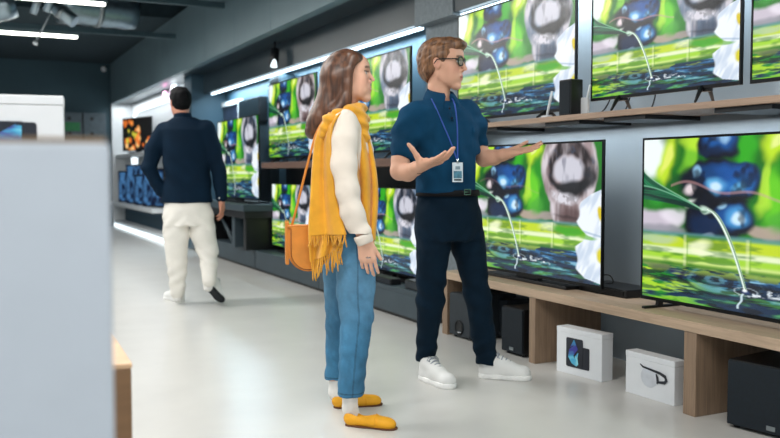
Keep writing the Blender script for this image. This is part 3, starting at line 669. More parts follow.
# ================================================================ light
w = bpy.data.worlds.new('World'); scn.world = w; w.use_nodes = True
bg = w.node_tree.nodes['Background']; bg.inputs[0].default_value = (.82, .93, 1.0, 1); bg.inputs[1].default_value = .52
def area(name, loc, sx, sy, energy, col=(1, 1, 1), rot=(0, 0, 0)):
    l = bpy.data.lights.new(name, 'AREA'); l.shape = 'RECTANGLE'; l.size = sx; l.size_y = sy; l.energy = energy; l.color = col
    o = bpy.data.objects.new(name, l); COL.objects.link(o); o.location = loc; o.rotation_euler = rot; return o
for y, _ in FX: area('tube_lamp_light', (.05, y, 2.93), 2.6, .06, 74, (1, .985, .95))
area('cove_light', (3.36, 2.7, 2.27), .05, 5.4, 60, (.85, .94, 1), (0, 0, 0)); area('cove_light', (3.36, 9.2, 2.27), .05, 6.2, 90, (.62, .86, 1))
area('shelf_fill_light', (3.38, 3.0, 1.375), .04, 4.6, 13, (.9, .96, 1)); area('white_bay_light', (2.95, 16, 2.5), .3, 5.2, 30, (.92, .97, 1))  # light under the oak shelf is an added fill to brighten the wall
# ================================================================ camera
cd = bpy.data.cameras.new('Camera'); cam = bpy.data.objects.new('Camera', cd); COL.objects.link(cam)
cam.location = (0, 0, CAMZ); cam.rotation_euler = (PI/2-PITCH, 0, -YAW)
cd.sensor_width = 36; cd.lens = 36*F/780; cd.clip_end = 100; cd.clip_start = .05
cd.dof.use_dof = True; cd.dof.focus_distance = 4.2; cd.dof.aperture_fstop = 2.2
scn.camera = cam
scn.view_settings.view_transform = 'Standard'; scn.view_settings.look = 'None'; scn.view_settings.gamma = 1; scn.view_settings.exposure = 0
scn.view_settings.use_curve_mapping = False
# ================================================================ implicit surfaces for bodies and cloth
def V3(*a): return np.array(a, dtype=np.float64)
def unit(v): v = np.asarray(v, float); return v/np.linalg.norm(v)
class Field:
    def __init__(s, lo, hi, h):
        s.lo = np.array(lo, float); s.h = h; s.n = np.ceil((np.array(hi)-s.lo)/h).astype(int)+1
        s.D = np.full(s.n, .5, np.float32)
    def sub(s, lo, hi):
        a = np.clip(np.floor((np.array(lo)-s.lo)/s.h).astype(int), 0, s.n); b = np.clip(np.ceil((np.array(hi)-s.lo)/s.h).astype(int)+1, 0, s.n)
        if (b <= a).any(): return None, None
        sl = tuple(slice(a[i], b[i]) for i in range(3))
        g = np.meshgrid(*[(s.lo[i]+s.h*np.arange(a[i], b[i])).astype(np.float32) for i in range(3)], indexing='ij', sparse=True)
        return sl, g
    def put(s, sl, d, k, op):
        A = s.D[sl]
        if op == 'sub':
            d = -d
            if k: h = np.maximum(k-np.abs(A-d), 0)/k; R = np.maximum(A, d)+h*h*k/4
            else: R = np.maximum(A, d)
        else:
            if k: h = np.maximum(k-np.abs(A-d), 0)/k; R = np.minimum(A, d)-h*h*k/4
            else: R = np.minimum(A, d)
        s.D[sl] = R
    def cone(s, a, b, ra, rb=None, k=.02, op='add', flat=None):
        """tapered capsule; flat=(dir, factor) squeezes it along dir"""
        rb = ra if rb is None else rb; a = np.array(a, float); b = np.array(b, float); m = max(ra, rb)*(1.02 if not flat or flat[1] < 1 else flat[1])+k+2*s.h
        sl, g = s.sub(np.minimum(a, b)-m, np.maximum(a, b)+m)
        if sl is None: return
        d = b-a; L2 = max(d@d, 1e-9)
        x, y, z = g[0]-a[0], g[1]-a[1], g[2]-a[2]
        t = np.clip((x*d[0]+y*d[1]+z*d[2])/L2, 0, 1)
        x = x-t*d[0]; y = y-t*d[1]; z = z-t*d[2]
        if flat:
            u = unit(flat[0]); q = (x*u[0]+y*u[1]+z*u[2])*(1/flat[1]-1); x = x+q*u[0]; y = y+q*u[1]; z = z+q*u[2]
        D = np.sqrt(x*x+y*y+z*z)-(ra+t*(rb-ra))
        if flat: D = D*min(1, flat[1])
        s.put(sl, D.astype(np.float32), k, op)
    def chain(s, P, R, k=.02, op='add', flat=None):
        for i in range(len(P)-1): s.cone(P[i], P[i+1], R[i], R[i+1], k if i == 0 else max(k*.5, .01), op, flat)
    def ell(s, c, r, R=None, k=.02, op='add'):
        c = np.array(c, float); m = max(r)+k+2*s.h
        sl, g = s.sub(c-m, c+m)
        if sl is None: return
        x, y, z = g[0]-c[0], g[1]-c[1], g[2]-c[2]
        if R is not None: x, y, z = (x*R[0, 0]+y*R[1, 0]+z*R[2, 0]), (x*R[0, 1]+y*R[1, 1]+z*R[2, 1]), (x*R[0, 2]+y*R[1, 2]+z*R[2, 2])
        k0 = np.sqrt((x/r[0])**2+(y/r[1])**2+(z/r[2])**2); k1 = np.sqrt((x/r[0]**2)**2+(y/r[1]**2)**2+(z/r[2]**2)**2)+1e-9
        s.put(sl, (k0*(k0-1)/k1).astype(np.float32), k, op)
    def loft(s, S, k=.02, op='add', p=2.0, cap=.015):
        """S: stations (x, y, z, r_side, r_depth, yaw); interpolated along z, rounded ends"""
        S = sorted(S, key=lambda q: q[2]); A = np.array(S, float); m = max(A[:, 3].max(), A[:, 4].max())+k+2*s.h
        lo = A[:, :3].min(0)-m; hi = A[:, :3].max(0)+m; lo[2] = A[0, 2]-k-2*s.h; hi[2] = A[-1, 2]+k+2*s.h
        sl, g = s.sub(lo, hi)
        if sl is None: return
        z = g[2].ravel(); zz = A[:, 2]
        def ip(c):
            v = np.interp(z, zz, A[:, c]); return v.astype(np.float32)[None, None, :]
        cx, cy, rs, rd, yw = [ip(c) for c in (0, 1, 3, 4, 5)]
        x = g[0]-cx; y = g[1]-cy; c_, s_ = np.cos(yw), np.sin(yw)
        a = x*c_+y*s_; b = -x*s_+y*c_
        q = (np.abs(a/rs)**p+np.abs(b/rd)**p)**(1/p)
        D = (q-1)*np.minimum(rs, rd)
        e = np.maximum(zz[0]-g[2], g[2]-zz[-1])
        w = np.maximum(D+cap, 0)**2+np.maximum(e+cap, 0)**2
        D = np.where((D > -cap) & (e > -cap), np.sqrt(w)-cap, np.maximum(D, e))
        s.put(sl, D.astype(np.float32), k, op)
    def cutplane(s, pt, n, k=.004):
        """removes what lies on the +n side"""
        sl, g = s.sub(s.lo, s.lo+s.h*s.n)
        d = (g[0]-pt[0])*n[0]+(g[1]-pt[1])*n[1]+(g[2]-pt[2])*n[2]
        s.D = np.maximum(s.D, d.astype(np.float32))
    def shift(s, fn):
        g = np.meshgrid(*[(s.lo[i]+s.h*np.arange(s.n[i])).astype(np.float32) for i in range(3)], indexing='ij', sparse=True)
        near = np.abs(s.D) < .03; idx = np.nonzero(near)
        P = [s.lo[i]+s.h*idx[i] for i in range(3)]
        s.D[idx] += fn(*P).astype(np.float32)
    def mesh(s, name, mat_, parent, col=None, smooth=1):
        D = s.D; B = D < 0
        n = np.array(D.shape)
        c = np.zeros(n-1, np.int8)
        for i in (0, 1):
            for j in (0, 1):
                for k in (0, 1): c += B[i:n[0]-1+i, j:n[1]-1+j, k:n[2]-1+k]
        act = (c > 0) & (c < 8); I = np.argwhere(act); 
        vid = np.full(act.shape, -1, np.int32); vid[act] = np.arange(len(I))
        acc = np.zeros((len(I), 3)); cnt = np.zeros(len(I))
        cor = {}
        for i in (0, 1):
            for j in (0, 1):
                for k in (0, 1): cor[i, j, k] = D[I[:, 0]+i, I[:, 1]+j, I[:, 2]+k]
        for a in cor:
            for ax in range(3):
                if a[ax] == 0:
                    b = list(a); b[ax] = 1; b = tuple(b); va, vb = cor[a], cor[b]
                    m = (va < 0) != (vb < 0); t = np.where(m, va/(va-vb+1e-12), 0)
                    p = np.tile(np.array(a, float), (len(I), 1)); p[:, ax] += t
                    acc += p*m[:, None]; cnt += m
        co = s.lo+s.h*(I+acc/cnt[:, None])
        F_ = []
        for ax in range(3):
            u, v = [(1, 2), (2, 0), (0, 1)][ax]
            s0 = [slice(None)]*3; s1 = [slice(None)]*3; s0[ax] = slice(0, n[ax]-1); s1[ax] = slice(1, n[ax])
            X = B[tuple(s0)] != B[tuple(s1)]
            E = np.argwhere(X); E = E[(E[:, u] > 0) & (E[:, v] > 0) & (E[:, u] < n[u]-1) & (E[:, v] < n[v]-1)]
            ins = B[E[:, 0], E[:, 1], E[:, 2]]
            q = []
            for du, dv in ((0, 0), (-1, 0), (-1, -1), (0, -1)):
                T = E.copy(); T[:, u] += du; T[:, v] += dv; q.append(vid[T[:, 0], T[:, 1], T[:, 2]])
            q = np.stack(q, 1); q[~ins] = q[~ins][:, ::-1]; F_.append(q)
        f = np.concatenate(F_); f = f[(f >= 0).all(1)]
        # light smoothing
        for _ in range(smooth):
            sm = np.zeros_like(co); ct = np.zeros(len(co))
            for a, b in ((0, 1), (1, 2), (2, 3), (3, 0)):
                for d_ in range(3): sm[:, d_] += np.bincount(f[:, a], co[f[:, b], d_], len(co))+np.bincount(f[:, b], co[f[:, a], d_], len(co))
                ct += np.bincount(f[:, a], minlength=len(co))+np.bincount(f[:, b], minlength=len(co))
            co = co*.5+.5*sm/np.maximum(ct, 1)[:, None]
        me = np_mesh(name, co, f, col(co) if col else None, smooth=True)
        me.materials.append(mat_)
        o = bpy.data.objects.new(name, me); COL.objects.link(o); o.parent = parent
        return o
class Person:
    def __init__(s, px, Y0, label):
        s.Y0 = Y0; s.X0 = (px-390)/F*Y0/math.cos(PITCH)
        s.root = thing('person', label, 'person', tuple(cam_pt(px, Y0, 0)), -YAW)
    def J(s, px, py, dy=0):
        a = (px-390)/F; b = (219-py)/F; fw = math.cos(PITCH)+b*math.sin(PITCH); up = b*math.cos(PITCH)-math.sin(PITCH)
        Y = s.Y0+dy; return V3(a*Y/fw-s.X0, dy, CAMZ+Y*up/fw)
    def fl(s, px, py):
        q = floor_pt(px, py); Y = q[0]*math.sin(YAW)+q[1]*math.cos(YAW); X = q[0]*math.cos(YAW)-q[1]*math.sin(YAW)
        return V3(X-s.X0, Y-s.Y0, 0)
    def kids(s, L_): return [s.J(*q[:3]) for q in L_], [q[3] for q in L_]
def frame(f, up=(0, 0, 1)):
    f = unit(f); l = unit(np.cross(up, f)); u = np.cross(f, l); return np.stack([f, l, u], 1)   # columns forward, left, up
class Head:
    def __init__(s, c, R, sc, fem=False): s.c = np.array(c, float); s.R = R; s.s = sc; s.fem = fem
    def P(s, *p): return s.c+s.R@(np.array(p)*s.s)
    def E(s, Fd, c, r, k=.02, op='add', R=None): Fd.ell(s.P(*c), [v*s.s for v in r], s.R if R is None else s.R@R, k*s.s, op)
    def C(s, Fd, a, b, ra, rb=None, k=.015, op='add'): Fd.cone(s.P(*a), s.P(*b), ra*s.s, (rb if rb else ra)*s.s, k*s.s, op)
    def build(s, Fd):
        fem = s.fem
        s.E(Fd, (-.012, 0, .032), (.097, .075, .086), .01)
        s.E(Fd, (.036, 0, -.015), (.056, .054 if not fem else .051, .084), .035)
        s.E(Fd, (.045, 0, .045), (.046, .058, .05), .04)
        for y in (-1, 1):
            s.C(Fd, (-.002, y*.050, -.058), (.066, y*.014, -.105), .014 if not fem else .011, .013, .022)
            s.C(Fd, (.0, y*.056, -.01), (-.002, y*.050, -.058), .016, .013, .025)
            s.E(Fd, (.058, y*.040, -.028), (.026, .022, .028), .03); s.E(Fd, (.050, y*.030, -.068), (.032, .024, .032), .03)
            s.C(Fd, (.082, y*.012, .033), (.066, y*.046, .034), .0105 if not fem else .008, .009, .016)
            s.E(Fd, (.104, y*.032, .010), (.026, .018, .012), .012, 'sub')
            s.E(Fd, (.0725, y*.031, .009), (.0145, .0145, .0125), .004)
            s.E(Fd, (-.008, y*.077, -.004), (.019, .008, .032), .008, R=np.array(Matrix.Rotation(-.25, 3, 'Y')))
            s.E(Fd, (-.003, y*.086, .0), (.009, .005, .016), .006, 'sub')
        s.E(Fd, (.078, 0, -.107), (.021, .021, .018), .020)
        s.C(Fd, (.089, 0, .020), (.1145, 0, -.022), .0075 if not fem else .0065, .0105 if not fem else .0085, .012)
        for y in (-1, 1): s.E(Fd, (.096, y*.012, -.030), (.012, .008, .008), .008)
        s.E(Fd, (.074, 0, -.064), (.026, .034, .030), .02)
        s.E(Fd, (.0945, 0, -.0580), (.0080, .024, .0055), .008); s.E(Fd, (.0925, 0, -.0725), (.0085, .021, .0065), .008)
        s.C(Fd, (.1050, 0, -.0655), (.082, .028, -.064 if not fem else -.058), .0020, .0018, .003, 'sub'); s.C(Fd, (.1050, 0, -.0655), (.082, -.028, -.064 if not fem else -.058), .0020, .0018, .003, 'sub')
        s.C(Fd, (.000, 0, -.06), (-.020, 0, -.11), .044, .044, .03)
    def local(s, P): return ((P-s.c)@s.R)/s.s
SK = (222, 172, 146)
def skin_col(heads, base=SK, lipc=(196, 108, 100), browc=(92, 62, 42)):
    def f(P):
        C = np.tile(L3(base), (len(P), 1)).astype(np.float64)
        n = .94+.12*vnoise3(P[:, 0]*30+5, P[:, 1]*30+9, P[:, 2]*30)[:, None]; C = C*n
        def mixc(c, w):
            nonlocal C
            w = np.clip(w, 0, 1)[:, None]; C = C*(1-w)+L3(c)*w
        for h in heads:
            q = h.local(P); x, y, z = q[:, 0], q[:, 1], q[:, 2]; ay = np.abs(y); fr = (x > .045)
            mixc((226, 140, 120), fr*.35*np.exp(-((ay-.04)**2+(z+.03)**2)/.0005)); mixc((224, 140, 120), fr*.12*np.exp(-((z+.03)**2+(x-.11)**2)/.0002))
            lp = fr*(x > .08)*(1-sst(.8, 1.15, np.sqrt((y/.024)**2+((z+.0655)/.0135)**2))); mixc(lipc, lp*.85)
            if h.fem: mixc((250, 246, 240), fr*(x > .082)*(1-sst(.7, 1.1, np.sqrt((y/.020)**2+((z+.0650-2*y*y)/.0042)**2))))
            else: mixc((130, 70, 66), fr*(x > .085)*(1-sst(.7, 1.1, np.sqrt((y/.02)**2+((z+.0655)/.0022)**2))))
            bz = .034-.18*(ay-.03)**2/.03+(0.003 if h.fem else 0)
            mixc(browc, fr*(ay > .012)*(ay < .052)*(1-sst(.0035, .0065, np.abs(z-bz)))*.85)
            ex = np.sqrt(((ay-.031)/.0145)**2+((z-.009)/.0062)**2); mixc((236, 232, 228), (x > .064)*(1-sst(.85, 1.05, ex)))
            mixc((60, 38, 30), (x > .064)*(1-sst(.8, 1.15, np.sqrt((ay-.033)**2+(z-.009)**2)/.0062)))
            lid = (x > .06)*np.exp(-((z-.0165)/.0030)**2)*(np.abs(ay-.033) < .020); mixc((40, 26, 24), lid*.95)
            mixc((200, 130, 110), (np.abs(ay-.082) < .012)*(x < .01)*(x > -.03)*(np.abs(z) < .03)*.35)
        return C
    return f
def hand(Fd, w, d, n, t, sc=1.0, curl=(.25, .3, .35, .4), thumb=(.6, .75, .1), spread=.06, thumbcurl=.2):
    """w wrist, d finger direction, n palm normal (outward from palm), t thumb side"""
    d = unit(d); n = unit(np.array(n, float)-d*np.dot(n, d)); t = unit(np.array(t, float)-d*np.dot(t, d)-n*np.dot(t, n))
    Q = lambda a, b, c: w+(d*a+t*b+n*c)*sc
    kn = [(.090, .031), (.094, .010), (.090, -.011), (.081, -.030)]
    ln = [(.042, .026, .021), (.046, .030, .022), (.042, .028, .021), (.033, .021, .018)]
    rr = [.0088, .009, .0086, .0076]
    Fd.cone(Q(-.03, 0, 0), Q(.012, 0, 0), .024*sc, .025*sc, .02, flat=(n, .8))
    for (a, b) in kn: Fd.cone(Q(.008, b*.55, 0), Q(a, b, 0), .0155*sc, .0115*sc, .014)
    Fd.cone(Q(.02, .018, .006), Q(.05, .026, .008), .017*sc, .012*sc, .012)
    Fd.cone(Q(.02, -.02, .006), Q(.055, -.026, .005), .014*sc, .010*sc, .012)
    for i, (a, b) in enumerate(kn):
        p = Q(a-.006, b, 0); ang = curl[i]*.5; sp = (1.5-i)*spread
        for j, L_ in enumerate(ln[i]):
            v = (d*math.cos(sp)+t*math.sin(sp))*math.cos(ang)+n*math.sin(ang)
            q = p+v*(L_+(.006 if j == 0 else 0))*sc
            Fd.cone(p, q, rr[i]*(1-.08*j)*sc, rr[i]*(1-.08*(j+1))*sc, .004 if j else .007); p = q; ang += curl[i]
    v = d*thumb[0]+t*thumb[1]+n*thumb[2]; v = unit(v)
    p0 = Q(.014, .016, .004); p1 = p0+v*.042*sc; v2 = unit(v+d*thumbcurl); p2 = p1+v2*.032*sc; v3 = unit(v2+d*thumbcurl); p3 = p2+v3*.026*sc
    Fd.cone(p0, p1, .0165*sc, .012*sc, .014); Fd.cone(p1, p2, .0112*sc, .0102*sc, .005); Fd.cone(p2, p3, .0102*sc, .0082*sc, .004)
    return p3
M_skin = attr_mat('skin', rough=.5, sss=.04, spec=.35)
def hairmat(name, c1, c2):
    m = bpy.data.materials.new(name); m.use_nodes = True; nt = m.node_tree; N = nt.nodes; L = nt.links; b = N['Principled BSDF']
    tc = N.new('ShaderNodeTexCoord'); mp = N.new('ShaderNodeMapping'); mp.inputs['Scale'].default_value = (70, 70, 7); L.new(tc.outputs['Object'], mp.inputs[0])
    no = N.new('ShaderNodeTexNoise'); no.inputs['Scale'].default_value = 1; no.inputs['Detail'].default_value = 3; L.new(mp.outputs[0], no.inputs['Vector'])
    cr = N.new('ShaderNodeValToRGB'); L.new(no.outputs['Fac'], cr.inputs[0]); cr.color_ramp.elements[0].position = .35; cr.color_ramp.elements[1].position = .65
    cr.color_ramp.elements[0].color = (*lin(c1), 1); cr.color_ramp.elements[1].color = (*lin(c2), 1); L.new(cr.outputs[0], b.inputs['Base Color'])
    b.inputs['Roughness'].default_value = .42; bp = N.new('ShaderNodeBump'); bp.inputs['Strength'].default_value = .18; bp.inputs['Distance'].default_value = .004
    L.new(no.outputs['Fac'], bp.inputs['Height']); L.new(bp.outputs[0], b.inputs['Normal']); return m
M_polo = mat('polo_blue', (9, 58, 88), rough=.85, var=.08, scale=8, bump=.25, bscale=500, spec=.15)
M_navy = mat('trouser_navy', (8, 30, 46), rough=.85, var=.08, scale=8, bump=.25, bscale=500, spec=.15)
M_jack = mat('jacket_navy', (5, 28, 46), rough=.85, spec=.15, var=.08, scale=6, bump=.2, bscale=300)
M_chino = mat('chino_white', (236, 232, 224), rough=.85, var=.03, scale=8, bump=.15, bscale=300)
M_cream = mat('sleeve_cream', (228, 217, 204), rough=.8, var=.02, scale=10, bump=.2, bscale=400)
M_yel = mat('scarf_yellow', (224, 160, 36), rough=.85, var=.07, scale=10, bump=.3, bscale=300, sheen=.3)
M_shoey = mat('loafer_yellow', (232, 164, 22), rough=.65, var=.05)
M_tan = mat('bag_tan', (206, 128, 46), rough=.5, var=.06, scale=8)
M_sock = mat('sock_white', (236, 234, 230), rough=.85)
M_snk = mat('sneaker_white', (232, 232, 230), rough=.6, var=.02)
M_lace = mat('lace_grey', (160, 166, 174), rough=.8)
M_snks = mat('sneaker_sole', (240, 240, 238), rough=.6)
M_brs = mat('loafer_sole', (96, 58, 30), rough=.7)
M_belt = mat('belt_black', (12, 12, 16), rough=.65, spec=.2)
M_blk = mat('sole_black', (22, 28, 36), rough=.7)
M_lan = mat('lanyard_blue', (34, 74, 160), rough=.6)
M_hairb = hairmat('hair_brown', (74, 48, 32), (144, 102, 70)); M_hairw = hairmat('hair_chestnut', (62, 40, 30), (106, 70, 50)); M_hairk = hairmat('hair_black', (6, 7, 10), (16, 17, 20)); M_hairk.node_tree.nodes['Principled BSDF'].inputs['Roughness'].default_value = .7; M_hairk.node_tree.nodes['Principled BSDF'].inputs['Specular IOR Level'].default_value = .15
def denim():
    m = attr_mat('denim', rough=.85, noise=.10, nscale=90, bump=.3); return m
M_denim = denim()
def folds(zc, amp, fx=0, fy=0, fz=0, sig=.08, ph=0):
    return lambda x, y, z: amp*np.sin(fx*x+fy*y+fz*z+ph)*np.exp(-((z-zc)/sig)**2)
def shoe(parent, name, heel, toe, L_, kind, mats, up=(0, 0, 1)):
    """heel, toe in the person's frame; the shoe is a child with its sole (and laces) below it"""
    heel = np.array(heel, float); f = unit(np.array(toe)-heel); Fr = frame(f, up)
    k = L_/.28
    fd = Field((-.03, -.07, -.01), (.33, .07, .16), .0035)
    if kind == 'sneaker':
        fd.ell((.05, 0, .045), (.048, .036, .055), k=.02); fd.cone((.062, 0, .104), (.16, 0, .057), .039, .037, .04); fd.cone((.15, .0, .052), (.235, .004, .036), .038, .034, .03, flat=((0, 0, 1), .85)); fd.cone((.05, 0, .03), (.23, .003, .03), .035, .040, .02)
        fd.cone((.058, 0, .128), (.056, 0, .17), .031, .04, .006, 'sub')
        hs = .026
    else:
        fd.ell((.045, 0, .035), (.045, .033, .036), k=.02); fd.cone((.05, 0, .03), (.22, .0, .024), .033, .036, .02, flat=((0, 0, 1), .8)); fd.cone((.16, 0, .034), (.24, 0, .022), .033, .026, .02, flat=((0, 0, 1), .8))
        fd.ell((.085, 0, .075), (.072, .024, .034), k=.008, op='sub'); hs = .008
    fd.cutplane((0, 0, hs-.002), (0, 0, -1))
    o = fd.mesh(name, mats[0], parent)
    fs = Field((-.03, -.07, -.01), (.33, .07, .05), .0035)
    w1, w2 = (.040, .047) if kind == 'sneaker' else (.034, .040)
    fs.cone((.042, 0, hs/2), (.10, 0, hs/2), w1, w1*.96, .0); fs.cone((.10, 0, hs/2), (.225, .003, hs/2), w1*.96, w2, .02); fs.cone((.22, .002, hs/2), (.245, 0, hs/2), w2*.9, w2*.72, .02)
    fs.cutplane((0, 0, hs), (0, 0, 1)); fs.cutplane((0, 0, 0), (0, 0, -1))
    so = fs.mesh('sole', mats[1], o)
    M = Matrix([[*(Fr[i]*k), heel[i]] for i in range(3)]+[[0, 0, 0, 1]]); 
    o.matrix_local = M
    if kind == 'sneaker':
        bm = bmesh.new()
        for i in range(5):
            x = .110+.019*i; z = .1265-.0112*i
            add_tube(bm, [(x-.004, -.026, z-.014), (x, -.012, z-.001), (x+.002, 0, z+.002), (x, .012, z-.001), (x-.004, .026, z-.014)], .0038, n=6)
        add_tube(bm, [(.112, 0, .125), (.10, .02, .134), (.105, .036, .116), (.118, .026, .112)], .0025, n=6); add_tube(bm, [(.112, 0, .125), (.10, -.02, .134), (.105, -.036, .116), (.118, -.026, .112)], .0025, n=6)
        obj('laces', bm, M_lace, o)
    else:
        bm = bmesh.new(); add_tube(bm, [(.175, -.037, .014), (.168, -.028, .042), (.166, 0, .056), (.168, .028, .042), (.175, .037, .014)], .0045, n=8, flat=(1, 3.2)); obj('strap', bm, mats[0], o)
    return o
def ring_band(name, S, z0, z1, m, parent, grow=.004, n=48, thick=.003):
    """band of cloth or leather around a body; S stations as in loft"""
    A = np.array(sorted(S, key=lambda q: q[2]), float); bm = bmesh.new(); rows = []
    for off in (0, thick):
        for z in (z0, z1):
            v = [np.interp(z, A[:, 2], A[:, c]) for c in (0, 1, 3, 4, 5)]; r = []
            for k in range(n):
                a = 2*PI*k/n; X = (v[2]+grow+off)*math.cos(a); Y = (v[3]+grow+off)*math.sin(a)
                r.append(bm.verts.new((v[0]+X*math.cos(v[4])-Y*math.sin(v[4]), v[1]+X*math.sin(v[4])+Y*math.cos(v[4]), z)))
            rows.append(r)
    for a, b in ((0, 1), (3, 2), (1, 3), (2, 0)):
        for k in range(n): f = bm.faces.new((rows[a][k], rows[a][(k+1) % n], rows[b][(k+1) % n], rows[b][k])); f.smooth = True
    return obj(name, bm, m, parent)
# ================================================================ salesman
A = Person(452, 4.52, 'person in a dark blue polo shirt and glasses holding both arms out')
J = A.J; yawA = math.radians(30)
def st(px, py, rs, rd, dy=0, yw=yawA): q = J(px, py, dy); return (q[0], q[1], q[2], rs, rd, yw)
HA = Head(J(443, 63.8, .01), frame((math.cos(.36), -math.sin(.36), -.06)), 1.05)
fd = Field((-.50, -.55, -.02), (.62, .40, 1.92), .0036)
HA.build(fd)
fd.cone(J(438.5, 80, .03), J(440, 110, .015), .053, .058, .02)
torsoA = [st(441, 106, .07, .06), st(441, 112, .12, .075), st(442, 125, .150, .09), st(447, 150, .155, .10), st(447, 180, .145, .10), st(448, 205, .155, .11), st(449, 235, .16, .11)]
fd.loft(torsoA, .03)
armR = [(412, 118, -.09, .048), (404, 140, -.12, .050), (400.5, 160, -.15, .046), (399.5, 171, -.17, .046), (408, 172.5, -.21, .044), (416, 168.5, -.27, .034), (420.5, 166.3, -.31, .028)]
armL = [(469, 114, .09, .045), (476, 135, .12, .046), (480, 152, .13, .046), (484, 158, .12, .046), (494, 157.5, .09, .040), (503, 155, .05, .031), (508, 153.8, .03, .027)]
for a in (armR, armL): fd.chain(*A.kids(a), k=.02)
for a in ([(434, 225, -.03, .075), (431, 295, .03, .055), (426.5, 360, .125, .038)], [(466, 225, .03, .075), (477, 295, .10, .055), (486, 355, .15, .038)]): fd.chain(*A.kids(a), k=.03)
wr = J(421.5, 165.8, -.32); hand(fd, wr, unit(J(447, 157.5, -.43)-wr), (-.2, .25, .93), (-.7, -.7, .1), 1.16, curl=(.10, .20, .30, .40), thumb=(.12, .62, .78), thumbcurl=-.12, spread=.12)
wl_ = J(508, 153.6, .03); hand(fd, wl_, unit(J(540, 147.5, -.05)-wl_), (-.12, -.30, .95), (.1, .9, .3), .98, curl=(.16, .12, .06, .02), thumb=(.8, .55, .25), thumbcurl=.1, spread=.10)
# shoulders and neck joined
fd.cone(J(424, 112, -.04), J(458, 110, .05), .045, .045, .04)
o = fd.mesh('body', M_skin, A.root, col=skin_col([HA], (216, 166, 140), browc=(104, 70, 46)))
# hair
def cut_hair(fd, H, zs, xs, k=.004, extra=None):
    sl, g = fd.sub(fd.lo, fd.lo+fd.h*fd.n)
    G = np.stack(np.broadcast_arrays(*g), -1).reshape(-1, 3); q = H.local(G.astype(np.float64))
    b = q[:, 0]-np.interp(q[:, 2], zs, xs)-(-.10*np.abs(q[:, 1]))
    if extra is not None: b = np.maximum(b, extra(q))
    fd.D = np.maximum(fd.D, (b*H.s).reshape(fd.D.shape).astype(np.float32))
fh = Field(HA.c-np.array([.20, .20, .16]), HA.c+np.array([.20, .20, .20]), .0028)
HA.E(fh, (-.018, 0, .036), (.112, .086, .092), .01); HA.E(fh, (.035, 0, .092), (.070, .062, .034), .03); HA.E(fh, (-.060, 0, .0), (.066, .074, .10), .03)
HA.E(fh, (.076, .0, .092), (.036, .052, .024), .02)
for y in (-1, 1): HA.E(fh, (-.010, y*.088, -.006), (.024, .020, .034), .006, 'sub')
fh.shift(lambda x, y, z: .009*(vnoise3(((x-HA.c[0])*HA.R[0, 0]+(y-HA.c[1])*HA.R[1, 0])*22+z*20, y*60+z*30, z*46-x*22)-.5)+.007*(vnoise3(x*20+z*14, y*24, z*22)-.5))
cut_hair(fh, HA, [-.12, -.08, -.045, -.035, -.01, .03, .055, .075, .12], [-.075, -.060, -.02, .024, .034, .050, .066, .100, .18], extra=lambda q: -.100-q[:, 2]-.25*(q[:, 0]+.06))
fh.mesh('hair', M_hairb, A.root)
# shirt
fd = Field((-.45, -.40, .85), (.45, .40, 1.66), .0045)
shirtS = [st(447, 193.6, .176, .130), st(447, 183, .172, .126), st(448, 165, .175, .126), st(447, 145, .182, .130), st(443, 122, .190, .125), st(442, 111, .160, .102), st(441, 105, .110, .085), st(440.5, 102, .090, .080)]
fd.loft(shirtS, .03, p=2.3)
fd.cone(J(417, 111.5, -.06), J(437, 104, 0), .047, .036, .03); fd.cone(J(464, 109, .06), J(443, 103, 0.02), .047, .036, .03)
fd.chain(*A.kids([(410.5, 118, -.08, .066), (405, 134, -.11, .067), (403, 154, -.14, .063)]), k=.05); fd.chain(*A.kids([(469, 114, .08, .062), (474, 126, .11, .061), (477, 141, .13, .058)]), k=.05)
ar = A.kids(armR)[0]; al = A.kids(armL)[0]
p = J(402, 160, -.15); n_ = unit(J(402, 162, -.15)-J(406, 140, -.11)); sl, g = fd.sub((-.5, -.45, .8), (J(417, 100, 0)[0]-.012, .1, 1.6)); d = ((g[0]-p[0])*n_[0]+(g[1]-p[1])*n_[1]+(g[2]-p[2])*n_[2]).astype(np.float32); fd.D[sl] = np.maximum(fd.D[sl], d)
p = J(480, 147.5, .13); n_ = unit(J(479, 150, .13)-J(475, 130, .11)); sl, g = fd.sub((J(476.5, 100, 0)[0], -.3, .8), (.5, .45, 1.6)); d = ((g[0]-p[0])*n_[0]+(g[1]-p[1])*n_[1]+(g[2]-p[2])*n_[2]).astype(np.float32); fd.D[sl] = np.maximum(fd.D[sl], d)
# arms leave the sleeves, neck leaves the collar
fd.cone(J(440.5, 99, .015), J(440.5, 86, .015), .056, .056, .004, 'sub')
zh_ = J(447, 193, 0)[2]; fd.shift(lambda x, y, z: np.clip((z-zh_)/.14, .1, 1)*(.016*(vnoise3(x*9+z*5, y*9, z*7+x*6)-.5)+.008*(vnoise3(x*22+z*14, y*16, z*16-x*18)-.5)+.0075*np.sin(z*40+x*34+3*vnoise3(x*5, y*5, z*5)*3)*np.exp(-((z-1.10)/.12)**2)+.006*np.sin((x*.6-z)*46)*np.exp(-((z-1.33)/.10)**2)*(np.abs(x) > .10)))
fd.mesh('polo_shirt', M_polo, A.root, smooth=2)
